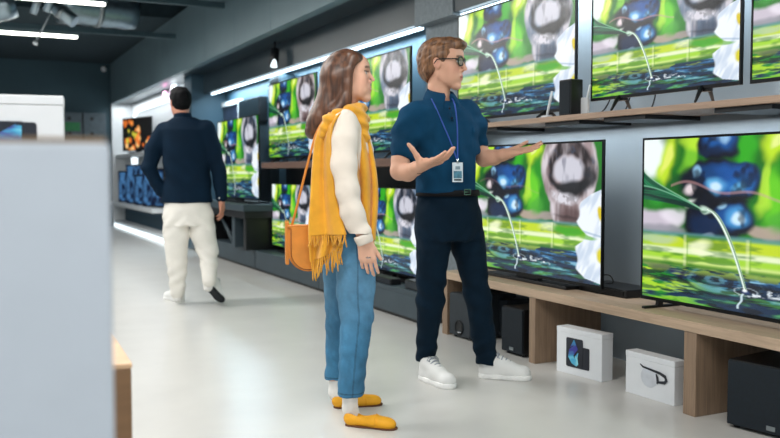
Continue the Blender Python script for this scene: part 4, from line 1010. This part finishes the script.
# collar, placket, buttons
cN = J(440.5, 98.0, .012); fw = V3(math.sin(yawA), -math.cos(yawA), 0); rt = V3(math.cos(yawA), math.sin(yawA), 0)
def collar(name, cN, fw, rt, m, parent, r0=.063, gap=.26, tip=.046, hs=.036):
    bm = bmesh.new(); n = 56; rows = []
    for k in range(n+1):
        a = gap+(2*PI-2*gap)*k/n; near = max(0, 1-min(a-gap, 2*PI-gap-a)/.75); c_, s_ = math.cos(a), math.sin(a)
        dirv = fw*c_+rt*s_; sl_ = -.020*c_                                   # lower at the throat
        P = [(r0+.004, -.020), (r0-.002, hs*.5), (r0-.001, hs), (r0+.004, hs+.002), (r0+.014, hs*.55), (r0+.024+.008*near, -.004-.015*near), (r0+.030+.012*near, -.016-tip*near), (r0+.026+.012*near, -.018-tip*near), (r0+.012, -.010-.02*near)]
        row = []
        for j, (r, z) in enumerate(P):
            q = cN+dirv*r*(1+.10*max(0, c_)*(j > 3))+V3(0, 0, z+sl_)
            if j > 3: q = q+rt*(np.sign(s_)*.016*near*(j > 4))
            row.append(bm.verts.new(q))
        rows.append(row)
    for a, b in zip(rows[:-1], rows[1:]):
        for j in range(len(a)-1): f = bm.faces.new((a[j], a[j+1], b[j+1], b[j])); f.smooth = True
    bm.faces.new(rows[0]); bm.faces.new(rows[-1][::-1])
    return obj(name, bm, m, parent)
collar('collar', cN, fw, rt, M_polo, A.root)
bm = bmesh.new(); q0 = J(447.5, 106, 0); 
pts = [J(448.5, 106, -.125), J(450.5, 113, -.133), J(452.5, 121, -.137)]
add_tube(bm, pts, .012, n=6, flat=(1, .15)); obj('placket', bm, M_polo, A.root)
for i, q in enumerate((J(449.5, 108.5, -.135), J(452, 118, -.143))):
    bm = bmesh.new(); add_cyl(bm, q, q+V3(.001, -.003, 0), .005, n=12); obj('button', bm, M_belt, A.root)
# lanyard and badge
def smooth_pts(P, n=6):
    out = []
    for i in range(len(P)-1):
        a, b, c, d = P[max(i-1, 0)], P[i], P[i+1], P[min(i+2, len(P)-1)]
        for k in range(n):
            s = k/n; out.append(.5*((2*b)+(-a+c)*s+(2*a-5*b+4*c-d)*s*s+(-a+3*b-3*c+d)*s**3))
    out.append(P[-1]); return out
bm = bmesh.new(); 
add_tube(bm, smooth_pts([J(431, 98, -.05), J(435, 106, -.115), J(443, 124, -.150), J(451, 143, -.160), J(457, 160, -.160)]), .0038, n=6)
add_tube(bm, smooth_pts([J(452, 98, -.03), J(455, 106, -.105), J(457, 124, -.135), J(457.5, 143, -.150), J(457.5, 160, -.160)]), .0038, n=6)
lan = obj('lanyard', bm, M_lan, A.root)
bm = bmesh.new(); add_tube(bm, [J(457.3, 158.5, -.162), J(457.6, 163.5, -.162)], .006, n=8); obj('lanyard_clip', bm, M_chrome, lan)
bc = J(457.6, 172.3, -.163); bw, bh = .027, .049
bt = bpy.data.objects.new('badge', None)
bm = bmesh.new(); add_box(bm, -bw, bw, -.002, .002, -bh, bh, .001); bd = obj('badge', bm, mat('badge_plastic', (206, 216, 222), rough=.25), A.root); bd.location = bc; bd.rotation_euler = (math.radians(-2), 0, math.radians(12))
bm = bmesh.new(); add_box(bm, -.021, .021, -.0035, -.002, -.030, .006); obj('badge_photo', bm, mat('badge_blue', (70, 120, 140), rough=.4, var=.2, scale=50), bd)
bm = bmesh.new(); add_box(bm, -.012, .012, -.0035, -.002, .014, .030); obj('badge_stripe', bm, mat('badge_grey', (120, 140, 150), rough=.5), bd)
bm = bmesh.new(); add_box(bm, -.019, .019, -.0035, -.002, -.042, -.034); obj('badge_bar', bm, M_tabd, bd)
# trousers
fd = Field((-.40, -.35, .02), (.40, .38, 1.06), .0045)
legR = [(434, 218, -.035, .092), (434, 245, -.03, .093), (432, 275, .0, .077), (431, 300, .03, .073), (427.5, 335, .09, .056), (425.8, 370, .13, .054)]
legL = [(464, 218, .035, .094), (468, 245, .05, .090), (474, 275, .08, .073), (478, 298, .10, .069), (483.5, 335, .14, .063), (487, 366, .155, .056)]
trS = [st(448, 188, .160, .115), st(448, 200, .172, .125), st(449, 222, .185, .135), st(450, 240, .180, .13)]
fd.loft(trS, .03)
fd.chain(*A.kids(legR), k=.025); fd.chain(*A.kids(legL), k=.025)
fd.cutplane(J(455, 362.5, .14), unit(V3(-.06, 0, -1))); fd.cutplane(J(448, 190, 0), (0, 0, 1))
kz = J(430, 290, 0)[2]
fd.shift(lambda x, y, z: .012*(vnoise3(x*11, y*11, z*8+x*8)-.5)+.007*(vnoise3(x*26+z*12, y*20, z*24-x*20)-.5)+.006*np.sin(z*58+x*42)*np.exp(-((z-kz)/.09)**2)+.004*np.sin(z*75-x*30+y*20)*np.exp(-((z-.16)/.09)**2)+.004*np.sin(z*45-np.abs(x)*70)*np.exp(-((z-.78)/.08)**2))
fd.mesh('trousers', M_navy, A.root, smooth=2)
bz = J(448, 192.5, 0)[2]
belt = ring_band('belt', trS+[st(448, 184, .158, .113)], bz-.017, bz+.014, M_belt, A.root, .010)
bc = J(467, 192, -.128); bm = bmesh.new()
for b_ in ((-.022, .022, .011, .015), (-.022, .022, -.015, -.011), (-.022, -.018, -.011, .011), (.018, .022, -.011, .011)): add_box(bm, b_[0], b_[1], -.003, .003, b_[2], b_[3])
add_box(bm, -.018, .006, -.002, .002, -.002, .002)
bk = obj('belt_buckle', bm, M_chrome, A.root); bk.location = bc; bk.rotation_euler = (0, 0, math.radians(38))
# shoes
hl, tl = A.fl(421.5, 379), A.fl(446, 387); shoe(A.root, 'sneaker', hl+V3(0, .02, 0), tl, .29, 'sneaker', (M_snk, M_snks))
hl, tl = A.fl(478, 377), A.fl(522, 379.5); shoe(A.root, 'sneaker', hl, tl, .29, 'sneaker', (M_snk, M_snks))
for a_, b_ in ((J(426, 360, .13), J(425, 371, .14)), (J(487, 355, .155), J(486, 366, .16))):
    fd = Field(np.minimum(a_, b_)-.06, np.maximum(a_, b_)+.06, .004); fd.cone(a_, b_, .030, .032, .01); fd.mesh('sock', M_sock, A.root)
# bracelet
bm = bmesh.new(); wq = J(418.8, 167.2, -.295); ax = unit(wr-J(412, 170, -.24)); Fr = frame(ax)
add_tube(bm, [wq+Fr[:, 1]*.031*math.cos(a)+Fr[:, 2]*.030*math.sin(a)+ax*.008*math.cos(a) for a in np.linspace(0, 2*PI, 25)[:-1]], .004, n=6, closed=True)
obj('bracelet', bm, M_belt, A.root)
bm = bmesh.new(); bmesh.ops.create_icosphere(bm, subdivisions=2, radius=.006, matrix=Matrix.Translation(wq-V3(0, .034, .002))); obj('bracelet_bead', bm, M_chrome, A.root)
# glasses
gl = bpy.data.objects.new('glasses', None)
bm = bmesh.new()
def lens_ring(yc, m=20, rx=.0265, rz=.0215):
    return [Vector(HA.P(.1035-.35*abs(abs(yc+rx*math.cos(a))-.01)*.55, yc+rx*math.cos(a), .010+rz*(abs(math.sin(a))**.8)*np.sign(math.sin(a)))) for a in np.linspace(0, 2*PI, m+1)[:-1]]
for sg in (-1, 1): add_tube(bm, lens_ring(sg*.032), .0036, n=6, closed=True)
add_tube(bm, [HA.P(.103, -.010, .016), HA.P(.106, 0, .019), HA.P(.103, .010, .016)], .0026, n=6)
for sg in (-1, 1): add_tube(bm, [HA.P(.094, sg*.057, .018), HA.P(.085, sg*.071, .018), HA.P(.03, sg*.080, .016), HA.P(-.005, sg*.083, .012), HA.P(-.02, sg*.083, -.010)], .0028, n=6)
g_ = obj('glasses', bm, mat('glasses_frame', (20, 26, 30), rough=.25), A.root)
M_lens = mat('lens_glass', (225, 238, 238), rough=.02, trans=1.0, spec=.5)
for sg in (-1, 1):
    bm = bmesh.new(); vs = [bm.verts.new(v) for v in lens_ring(sg*.032)]; f = bm.faces.new(vs); r_ = bmesh.ops.extrude_face_region(bm, geom=[f])
    for v in r_['geom']:
        if isinstance(v, bmesh.types.BMVert): v.co += Vector(HA.R[:, 0])*.0012
    obj('lens', bm, M_lens, g_)
# ================================================================ woman
W = Person(347, 3.90, 'person with long brown hair, yellow fringed scarf, blue jeans and yellow loafers')
J = W.J
def st(px, py, rs, rd, dy=0, yw=0): q = J(px, py, dy); return (q[0], q[1], q[2], rs, rd, yw)
HW = Head(J(349.3, 76.5, 0), frame((math.cos(.06), -math.sin(.06)*1, .05)), .93, True)
fd = Field((-.30, -.45, -.02), (.35, .45, 1.75), .0036)
HW.build(fd)
fd.cone(J(346, 88, 0), J(343, 112, 0), .045, .052, .03)
fd.loft([st(345, 114, .05, .08), st(346, 124, .075, .12), st(349, 145, .085, .12), st(349, 180, .075, .11), st(348, 210, .095, .14), st(348, 235, .10, .15)], .03)
armN = [(344, 130, -.150, .036), (344, 150, -.195, .038), (346, 185, -.215, .038), (354, 214, -.215, .033), (364, 238, -.21, .024)]
fd.chain(*W.kids(armN), k=.02)
armF = [(345, 128, .150, .036), (345, 150, .19, .042), (348, 185, .20, .038), (352, 214, .19, .033), (356, 238, .18, .024)]
fd.chain(*W.kids(armF), k=.02)
for a in ([(350, 240, -.07, .07), (356, 310, -.085, .05), (350, 385, -.10, .030), (350, 410, -.092, .024)], [(345, 240, .08, .07), (341, 310, .12, .05), (336, 375, .19, .036), (336, 395, .20, .03)]): fd.chain(*W.kids(a), k=.03)
wr = J(364.5, 240.5, -.212); hand(fd, wr, unit(J(369.5, 272, -.20)-wr), (.1, 1, .1), (1, .0, .15), .92, curl=(.34, .38, .42, .48), thumb=(.85, .5, .25), thumbcurl=.25, spread=.04)
wr2 = J(356, 240, .18); hand(fd, wr2, (0.1, 0, -1), (0, -1, 0), (1, 0, 0), .92)
fd.mesh('body', M_skin, W.root, col=skin_col([HW], (228, 178, 152), (200, 96, 92), (96, 62, 46)))
rp = J(368.3, 257.5, -.226); bm = bmesh.new(); add_tube(bm, [rp+V3(.010*math.cos(a), .0+.010*math.sin(a), .001*math.sin(a)) for a in np.linspace(0, 2*PI, 17)[:-1]], .0022, n=6, closed=True); obj('ring', bm, M_chrome, W.root)
# hair
fh = Field(J(318, 138, 0)-np.array([.09, .22, .05]), J(373, 45, 0)+np.array([.03, .20, .03]), .0034)
HW.E(fh, (-.014, 0, .034), (.113, .088, .098), .01); HW.E(fh, (-.045, 0, -.01), (.078, .090, .10), .03)
hc = [(337, 80, 0, .078), (334, 96, 0, .068), (327, 110, -.01, .060), (319, 122, -.02, .052), (313, 131.5, -.03, .036)]
P_, R_ = W.kids(hc)
for i in range(len(P_)-1): fh.cone(P_[i], P_[i+1], R_[i], R_[i+1], .03, flat=((0, 1, 0), 1.35))
for sg in (-1, 1):
    fh.chain([HW.P(.03, sg*.068, .075), HW.P(.012, sg*.084, .02), HW.P(.006, sg*.086, -.05), HW.P(-.01, sg*.085, -.11), J(336, 112, sg*.09)], [.022, .022, .026, .030, .034], k=.03)
fh.shift(lambda x, y, z: .0035*(vnoise3(x*50+z*22, y*50, z*4)-.5)+.005*(vnoise3(x*20+z*9, y*20, z*3)-.5))
cut_hair(fh, HW, [-.5, -.14, -.10, -.05, .0, .035, .055, .070, .085, .12], [.03, .02, .022, .026, .032, .044, .062, .086, .120, .18])
fh.mesh('hair', M_hairw, W.root, smooth=2)
# sweater
fd = Field((-.30, -.40, .85), (.30, .40, 1.52), .0045)
fd.loft([st(350, 222, .103, .155), st(350, 205, .10, .15), st(349, 180, .095, .14), st(350, 150, .108, .15), st(347, 126, .095, .155), st(345, 117, .075, .12), st(345, 111, .055, .07)], .03)
slN = [(344.5, 122, -.150, .054), (344, 140, -.180, .055), (344, 165, -.200, .054), (347.5, 190, -.212, .051), (352, 212, -.212, .047), (360, 231, -.212, .041), (363.8, 240, -.212, .036)]
fd.chain(*W.kids(slN), k=.04); fd.chain(*W.kids([(345, 120, .155, .060), (345, 150, .19, .054), (348, 185, .20, .050), (352, 214, .19, .044), (356, 236, .18, .034)]), k=.04)
wn = unit(J(364, 239, -.21)-J(355, 216, -.21))
fd.shift(lambda x, y, z: .010*(vnoise3(x*12, y*10, z*9+x*7)-.5)+.002*np.sin(z*62+x*40)*np.exp(-((z-1.02)/.10)**2)+.004*np.sin(z*70-x*50)*np.exp(-((z-.86)/.06)**2))
fd.mesh('sweater', M_cream, W.root, smooth=2)
bm = bmesh.new(); c0 = J(362.3, 234.5, -.212); add_tube(bm, [c0, c0+wn*.010, c0+wn*.036, c0+wn*.042], [.040, .0405, .037, .033], n=20); obj('cuff', bm, M_cream, W.root)
# jeans
fd = Field((-.24, -.28, .04), (.26, .34, 1.0), .0045)
jl = [(354, 235, -.07, .088), (356, 262, -.075, .092), (355.5, 290, -.08, .084), (357, 316, -.085, .073), (353.5, 352, -.10, .064), (350.2, 394, -.12, .0565)]
jf = [(344, 235, .07, .088), (342, 262, .085, .088), (341, 290, .10, .078), (341, 316, .12, .070), (338.5, 352, .165, .062), (336.3, 377.5, .195, .055)]
fd.loft([st(349, 212, .105, .155), st(349, 225, .112, .165), st(348.5, 245, .110, .170), st(348.5, 262, .10, .165)], .03)
fd.chain(*W.kids(jl), k=.02); fd.chain(*W.kids(jf), k=.02)
sl, g = fd.sub((-.3, -.3, .0), (.3, .035, .16)); pz = J(350, 394.5, -.12)[2]; fd.D[sl] = np.maximum(fd.D[sl], (pz-g[2]+0*g[0]+0*g[1]).astype(np.float32))
sl, g = fd.sub((-.3, .05, .0), (.3, .4, .18)); pz2 = J(336, 378.5, .195)[2]; fd.D[sl] = np.maximum(fd.D[sl], (pz2-g[2]+0*g[0]+0*g[1]).astype(np.float32))
fd.shift(lambda x, y, z: (.008*(vnoise3(x*12+3, y*12, z*9+x*8)-.5)+.006*(vnoise3(x*30, y*24, z*34+x*30)-.5))+.003*np.sin(z*66+x*48+y*20)*np.exp(-((z-.47)/.07)**2)+.002*np.sin(z*85-x*30)*np.exp(-((z-.20)/.10)**2)+.004*np.sin(z*60-x*60)*np.exp(-((z-.80)/.07)**2))
lP = W.kids(jl)[0]; lF = W.kids(jf)[0]
def jcol(P):
    C = np.tile(L3((56, 114, 150)), (len(P), 1)).astype(float)
    n = vnoise3(P[:, 0]*14, P[:, 1]*14, P[:, 2]*5)[:, None]; n2 = vnoise3(P[:, 0]*60, P[:, 1]*60, P[:, 2]*40)[:, None]
    C = C*(.55+.6*n+.3*n2); w = np.exp(-((P[:, 2]-.62)/.16)**2)[:, None]*.35*n; C = C*(1-w)+L3((150, 190, 214))*w
    # outer seam of the near leg
    zz = np.array([q[2] for q in lP])[::-1]; xx = np.array([q[0] for q in lP])[::-1]
    sx = np.interp(P[:, 2], zz, xx)+.012; s = (1-sst(.0015, .004, np.abs(P[:, 0]-sx)))*(P[:, 1] < -.10); C = C*(1-.45*s[:, None])
    h = (np.abs(P[:, 2]-(pz+.014)) < .003)*(P[:, 1] < .03) | (np.abs(P[:, 2]-(pz2+.014)) < .003)*(P[:, 1] >= .03); C = np.where(h[:, None], C*.45, C)
    return np.clip(C, 0, 1)
fd.mesh('jeans', M_denim, W.root, col=jcol, smooth=2)
for ch_ in ([(350, 388, -.11, .036), (350, 408, -.095, .034), (354, 419, -.09, .034), (364, 424, -.10, .026)], [(336.5, 366, .19, .040), (336.5, 392, .195, .037), (343, 401, .20, .032)]):
    fd = Field((-.2, -.25, .01), (.2, .32, .25), .004); fd.chain(*W.kids(ch_), k=.02); fd.mesh('sock', M_sock, W.root)
hl, tl = W.fl(344, 424.5), W.fl(396, 429.5); shoe(W.root, 'loafer', hl, tl, .252, 'loafer', (M_shoey, M_brs))
hl, tl = W.fl(332, 408), W.fl(379, 404.5); shoe(W.root, 'loafer', hl, tl, .252, 'loafer', (M_shoey, M_brs))
# scarf: neck wrap and two hanging panels
def sheet(bm, rows, th=.007, nu=26, nv=60, fold=None):
    """rows: list of (left point, right point) down the panel"""
    Ls = [np.array(r[0]) for r in rows]; Rs = [np.array(r[1]) for r in rows]
    L2 = smooth_pts(Ls, max(2, nv//(len(rows)-1))); R2 = smooth_pts(Rs, max(2, nv//(len(rows)-1)))
    grid = []
    for i, (l, r) in enumerate(zip(L2, R2)):
        t = i/(len(L2)-1); row = []
        for j in range(nu+1):
            s = j/nu; p = l*(1-s)+r*s; p = p+fold(s, t) if fold else p; row.append(p)
        grid.append(row)
    G = np.array(grid); du = np.gradient(G, axis=1); dv = np.gradient(G, axis=0); N_ = np.cross(du, dv); N_ /= np.linalg.norm(N_, axis=2, keepdims=True)+1e-9
    a = [[bm.verts.new(p) for p in row] for row in G+N_*th/2]; b = [[bm.verts.new(p) for p in row] for row in G-N_*th/2]
    m, n = len(a)-1, nu
    for i in range(m):
        for j in range(n):
            for g_, rv in ((a, 0), (b, 1)):
                q = [g_[i][j], g_[i][j+1], g_[i+1][j+1], g_[i+1][j]]; f = bm.faces.new(q[::-1] if rv else q); f.smooth = True
        for j0 in (0, n): bm.faces.new((a[i][j0], a[i+1][j0], b[i+1][j0], b[i][j0]))
    for j in range(n):
        for i0 in (0, m): bm.faces.new((a[i0][j], a[i0][j+1], b[i0][j+1], b[i0][j]))
    return G
fs = Field((-.24, -.30, 1.05), (.22, .30, 1.50), .004)
cN = J(348, 112, 0)
ring = [cN+V3(.062*math.cos(a), .085*math.sin(a), .014*math.cos(a)+.006*math.sin(2*a)) for a in np.linspace(0, 2*PI, 21)]
fs.chain(ring, [.023]*21, k=.01); ring = [cN+V3(.076*math.cos(a)-.004, .100*math.sin(a), -.030+.008*math.sin(3*a)) for a in np.linspace(0, 2*PI, 21)]; fs.chain(ring, [.024]*21, k=.01)
for P_ in ([(351, 113, -.11), (341, 115, -.150), (330, 121, -.165), (323, 133, -.165)], ):
    fs.chain([J(*q) for q in P_], [.030, .026, .030, .022], k=.03, flat=None)
fs.chain([J(357, 111, -.08), J(361, 122, -.09), J(364.5, 140, -.085)], [.028, .028, .022], k=.03)
fs.shift(lambda x, y, z: .007*(vnoise3(x*26+z*20, y*12, z*40-x*14)-.5)+.004*np.sin(z*130+x*50+y*15))
scarf = fs.mesh('scarf', M_yel, W.root, smooth=1)
bm = bmesh.new()
G1 = sheet(bm, [(J(329, 113, -.135), J(341.5, 113, -.18)), (J(322, 124, -.145), J(334, 123, -.20)), (J(315.5, 140, -.15), J(331.5, 140, -.20)), (J(312.8, 165, -.15), J(333, 165, -.19)), (J(311, 195, -.155), J(336, 195, -.18)), (J(309.5, 220, -.155), J(342, 218, -.19)), (J(309, 235.5, -.16), J(346.5, 234.5, -.21))], fold=lambda s, t: V3(0, -.016*math.sin(s*8+1.2*t)*(.5+.6*t)-.003*math.sin(s*19+2*t), 0))
G2 = sheet(bm, [(J(311, 200, -.12), J(334, 200, -.14)), (J(309, 225, -.12), J(340, 225, -.15)), (J(309.5, 245, -.13), J(341, 240, -.17)), (J(310.5, 262, -.14), J(337, 250, -.18))], fold=lambda s, t: V3(0, -.018*math.sin(s*11+2+t), 0))
G3 = sheet(bm, [(J(354, 115, -.11), J(362, 112, -.03)), (J(352, 130, -.14), J(369, 136, -.06)), (J(352, 155, -.15), J(374.5, 160, -.08)), (J(354, 180, -.15), J(377.3, 182, -.09)), (J(356, 205, -.15), J(377.5, 205, -.10)), (J(360, 228, -.15), J(375.5, 228, -.12)), (J(364, 239, -.15), J(374.5, 240, -.13))], fold=lambda s, t: V3(.004*math.sin(s*12+t), -.016*math.sin(s*14+2*t), 0))
obj('scarf_panels', bm, M_yel, scarf)
def fringe(bm, edge, L_, n, dz=0, seed=1):
    r = random.Random(seed); E = np.array(edge)
    for i in range(n):
        s = (i+.5)/n*(len(E)-1); k = int(s); p = E[k]*(1-(s-k))+E[min(k+1, len(E)-1)]*(s-k)
        l = L_*(.8+.4*r.random()); dx = r.uniform(-.014, .014); dy = r.uniform(-.012, .004)
        add_tube(bm, smooth_pts([p+V3(0, 0, .004), p+V3(dx*.3+r.uniform(-.003, .003), dy*.5, -l*.4), p+V3(dx, dy, -l)], 3), [.0032]*6+[.0022], n=5)
        bmesh.ops.create_icosphere(bm, subdivisions=1, radius=.0042, matrix=Matrix.Translation(Vector(p+V3(dx*.12, dy*.1, -l*.18))))
bm = bmesh.new(); fringe(bm, G1[-1], .046, 22, seed=3); fringe(bm, G2[-1], .08, 16, seed=5); fringe(bm, [J(333, 252, -.18), J(343, 243, -.19)], .075, 7, seed=7); fringe(bm, G3[-1], .06, 9, seed=8)
obj('fringe', bm, M_yel, scarf)['kind'] = 'stuff'
# bag
bg_ = thing('handbag', 'tan leather saddle bag hanging at the hip of the woman in the yellow scarf', 'handbag', tuple(Vector(W.root.location)+Matrix.Rotation(-YAW, 3, 'Z') @ Vector(J(308, 270.5, -.055))), -YAW+math.radians(10))
w2_, h2_ = .088, .198
def bag_outline(sc=1, top=h2_):
    P = []
    for k in range(33):
        a = PI+PI*k/32; P.append((w2_*sc*math.cos(a)*(1 if True else 1), .085+(.085)*sc*math.sin(a)))
    return [(-w2_*sc, top)]+P+[(w2_*sc, top)]
def slab(bm, O, y0, y1, bulge=0):
    f0 = [bm.verts.new((x, y0, z)) for x, z in O]; f1 = [bm.verts.new((x, y1, z)) for x, z in O]; n = len(O)
    bm.faces.new(f0); bm.faces.new(f1[::-1])
    for k in range(n): bm.faces.new((f0[k], f1[k], f1[(k+1) % n], f0[(k+1) % n]))
bm = bmesh.new(); slab(bm, bag_outline(), -.035, .035); bmesh.ops.bevel(bm, geom=bm.edges[:], offset=.004, segments=2, affect='EDGES'); obj('bag_body', bm, M_tan, bg_)
O = [(x*.93, z) for x, z in bag_outline(.97, h2_)]; bm = bmesh.new(); slab(bm, [(x, z if z < .19 else .2) for x, z in O], -.044, -.036); bmesh.ops.bevel(bm, geom=bm.edges[:], offset=.0025, segments=2, affect='EDGES'); obj('bag_flap', bm, mat('bag_flap_tan', (214, 136, 50), rough=.45), bg_)
bm = bmesh.new(); add_box(bm, -w2_-.004, w2_*.97, -.044, .038, h2_-.004, h2_+.006, .003); obj('bag_top', bm, M_tan, bg_)
bm = bmesh.new(); P = [(x*.97, -.046, z) for x, z in bag_outline(.9, .19)]; add_tube(bm, P, .0016, n=5); obj('bag_stitching', bm, mat('stitch_brown', (120, 66, 24), rough=.6), bg_)
bm = bmesh.new(); add_box(bm, -w2_-.012, -w2_+.004, -.028, .028, .03, h2_+.02, .004); obj('strap_tab', bm, M_tan, bg_)
bm = bmesh.new(); add_cyl(bm, (-w2_-.004, -.012, h2_+.018), (-w2_-.004, .012, h2_+.018), .010, n=14); obj('strap_ring', bm, mat('brass', (200, 160, 80), rough=.3, metal=1), bg_)
Mi = (Matrix.Translation(W.root.location) @ Matrix.Rotation(-YAW, 4, 'Z')); Mb = Matrix.Translation(bg_.location) @ Matrix.Rotation(bg_.rotation_euler.z, 4, 'Z'); T = Mb.inverted() @ Mi
pts = [T @ Vector(q) for q in (J(291.5, 226.5, -.05), J(296, 210, -.065), J(303, 182, -.09), J(310, 155, -.11), J(317, 132, -.12), J(328, 116, -.15), J(338, 110.5, -.165))]
bm = bmesh.new(); add_tube(bm, [Vector(p) for p in smooth_pts([np.array(p) for p in pts], 6)], .0062, n=8, flat=(.45, 1.1)); obj('strap', bm, M_tan, bg_)
# ================================================================ man walking away
B = Person(190, 7.30, 'person with black hair walking away, dark navy overshirt and white trousers')
J = B.J
def st(px, py, rs, rd, dy=0, yw=.12): q = J(px, py, dy); return (q[0], q[1], q[2], rs, rd, yw)
HB = Head(J(180.3, 103, .03), frame((-.45, .88, -.04)), 1.0)
fd = Field((-.50, -.45, -.02), (.42, .45, 1.92), .006)
HB.build(fd); fd.cone(J(181, 108, .02), J(183, 122, 0), .055, .06, .03)
fd.loft([st(184, 121, .08, .06), st(185, 129, .15, .08), st(186, 150, .17, .10), st(187, 180, .15, .10), st(188, 215, .16, .11)], .03)
aL = [(163, 130, 0, .055), (152, 150, -.02, .048), (148.5, 167, -.05, .044), (154, 181, -.04, .038), (161, 192, -.02, .03), (165, 198, .0, .03)]
aR = [(207, 128, 0, .055), (214.5, 148, 0, .048), (219, 168, .0, .044), (221, 186, .02, .034), (221.8, 199, .03, .027)]
for a in (aL, aR): fd.chain(*B.kids(a), k=.02)
for a in ([(176, 215, -.02, .08), (177, 255, 0, .055), (177, 296, .02, .035)], [(201, 215, .02, .08), (207, 250, .02, .055), (208, 282, -.12, .036)]): fd.chain(*B.kids(a), k=.03)
wr = J(221.9, 200, .03); hand(fd, wr, (-.02, .12, -1), (-1, .2, 0), (0, 1, 0), 1.0, curl=(.3, .35, .4, .45))
fd.mesh('body', M_skin, B.root, col=skin_col([HB], (200, 140, 116)))
fh = Field(HB.c-np.array([.18, .18, .13]), HB.c+np.array([.18, .18, .18]), .005)
HB.E(fh, (-.012, 0, .046), (.112, .088, .092), .01); HB.E(fh, (-.045, 0, .0), (.068, .074, .075), .03); HB.E(fh, (.03, 0, .10), (.07, .07, .035), .02)
for y in (-1, 1): HB.E(fh, (-.008, y*.088, -.004), (.024, .018, .034), .006, 'sub')
fh.shift(lambda x, y, z: .008*(vnoise3(x*40, y*40, z*40)-.5)); cut_hair(fh, HB, [-.12, -.06, -.03, -.01, .04, .07, .12], [-.06, -.04, .0, .03, .05, .08, .16]); fh.mesh('hair', M_hairk, B.root)
fd = Field((-.50, -.35, .78), (.42, .35, 1.66), .006)
jS = [st(187, 203, .215, .15), st(187, 195, .205, .145), st(187, 175, .19, .14), st(187, 150, .195, .14), st(186, 130, .205, .125), st(185, 122, .155, .10), st(184, 117, .09, .08)]
fd.loft(jS, .03, p=2.2)
fd.chain(*B.kids([(164, 131, 0, .075), (153, 150, -.02, .068), (149.5, 167, -.05, .062), (156, 182, -.04, .052), (161, 191, -.02, .046)]), k=.03)
fd.chain(*B.kids([(206, 129, 0, .075), (213.5, 148, 0, .066), (218, 168, 0, .060), (220.5, 186, .02, .050), (221.3, 197.5, .03, .045)]), k=.03)
fd.shift(lambda x, y, z: .016*(vnoise3(x*7, y*7, z*5+x*6)-.5)+.006*np.sin(z*30+x*30)*np.exp(-((z-1.1)/.15)**2))
fd.mesh('overshirt', M_jack, B.root, smooth=2)
fc = Field(J(183, 116, 0)-np.array([.12, .12, .05]), J(183, 116, 0)+np.array([.12, .12, .08]), .005); q = J(182.8, 116.5, .015)
fc.loft([(q[0], q[1], q[2]-.03, .085, .08, 0), (q[0], q[1], q[2]+.03, .068, .066, 0)], 0, cap=.006); fc.cone(q+V3(0, .01, .0), q+V3(0, .01, .06), .05, .056, .003, 'sub'); fc.mesh('collar', M_jack, B.root)
q = J(221.4, 197, .03); bm = bmesh.new(); add_tube(bm, [q+V3(0, 0, .03), q+V3(0, 0, .0), q-V3(0, 0, .022)], [.048, .049, .046], n=18); obj('cuff', bm, M_jack, B.root)
bm = bmesh.new(); add_cyl(bm, q+V3(-.01, -.046, -.008), q+V3(-.01, -.052, -.008), .006, n=10); obj('button', bm, M_carton, B.root)
fd = Field((-.32, -.35, .02), (.32, .35, 1.0), .006)
fd.loft([st(187, 196, .17, .125), st(187.5, 210, .195, .14), st(188, 226, .20, .14)], .03)
fd.chain(*B.kids([(176.5, 218, -.02, .110), (176.5, 235, -.01, .106), (177, 262, 0, .084), (177.5, 292, .02, .063)]), k=.02)
fd.chain(*B.kids([(201, 218, .02, .108), (203, 235, .02, .102), (207, 248, .02, .090), (208.5, 264, -.05, .070), (209, 281, -.11, .056)]), k=.02)
fd.shift(lambda x, y, z: .012*(vnoise3(x*9, y*9, z*7+x*5)-.5)+.008*np.sin(z*60+x*40)*np.exp(-((z-.42)/.08)**2)*(x > 0)+.006*np.sin(z*60-x*40)*np.exp(-((z-.22)/.12)**2)*(x <= 0)+.006*np.sin(z*50+np.abs(x)*50)*np.exp(-((z-.68)/.08)**2))
fd.mesh('trousers', M_chino, B.root, smooth=2)
for a_, b_ in ((B.J(209, 276, -.11), B.J(208, 287, -.10)), (B.J(177.5, 290, .02), B.J(177.5, 298, .02))):
    fd = Field(np.minimum(a_, b_)-.06, np.maximum(a_, b_)+.06, .006); fd.cone(a_, b_, .042, .040, .01); fd.mesh('sock', M_sock, B.root)
hl = B.fl(183, 302); shoe(B.root, 'sneaker', hl, hl+V3(-.6, .62, 0), .285, 'sneaker', (M_snk, M_snks))
tl = J(221.5, 302, .05); hl = J(205, 284.5, -.12); f = unit(tl-hl); sh = shoe(B.root, 'sneaker', hl, tl, .275, 'sneaker', (M_snk, M_blk), up=unit(V3(.35, .75, .55))); sh['label'] = 'white sneaker with black sole turned up'
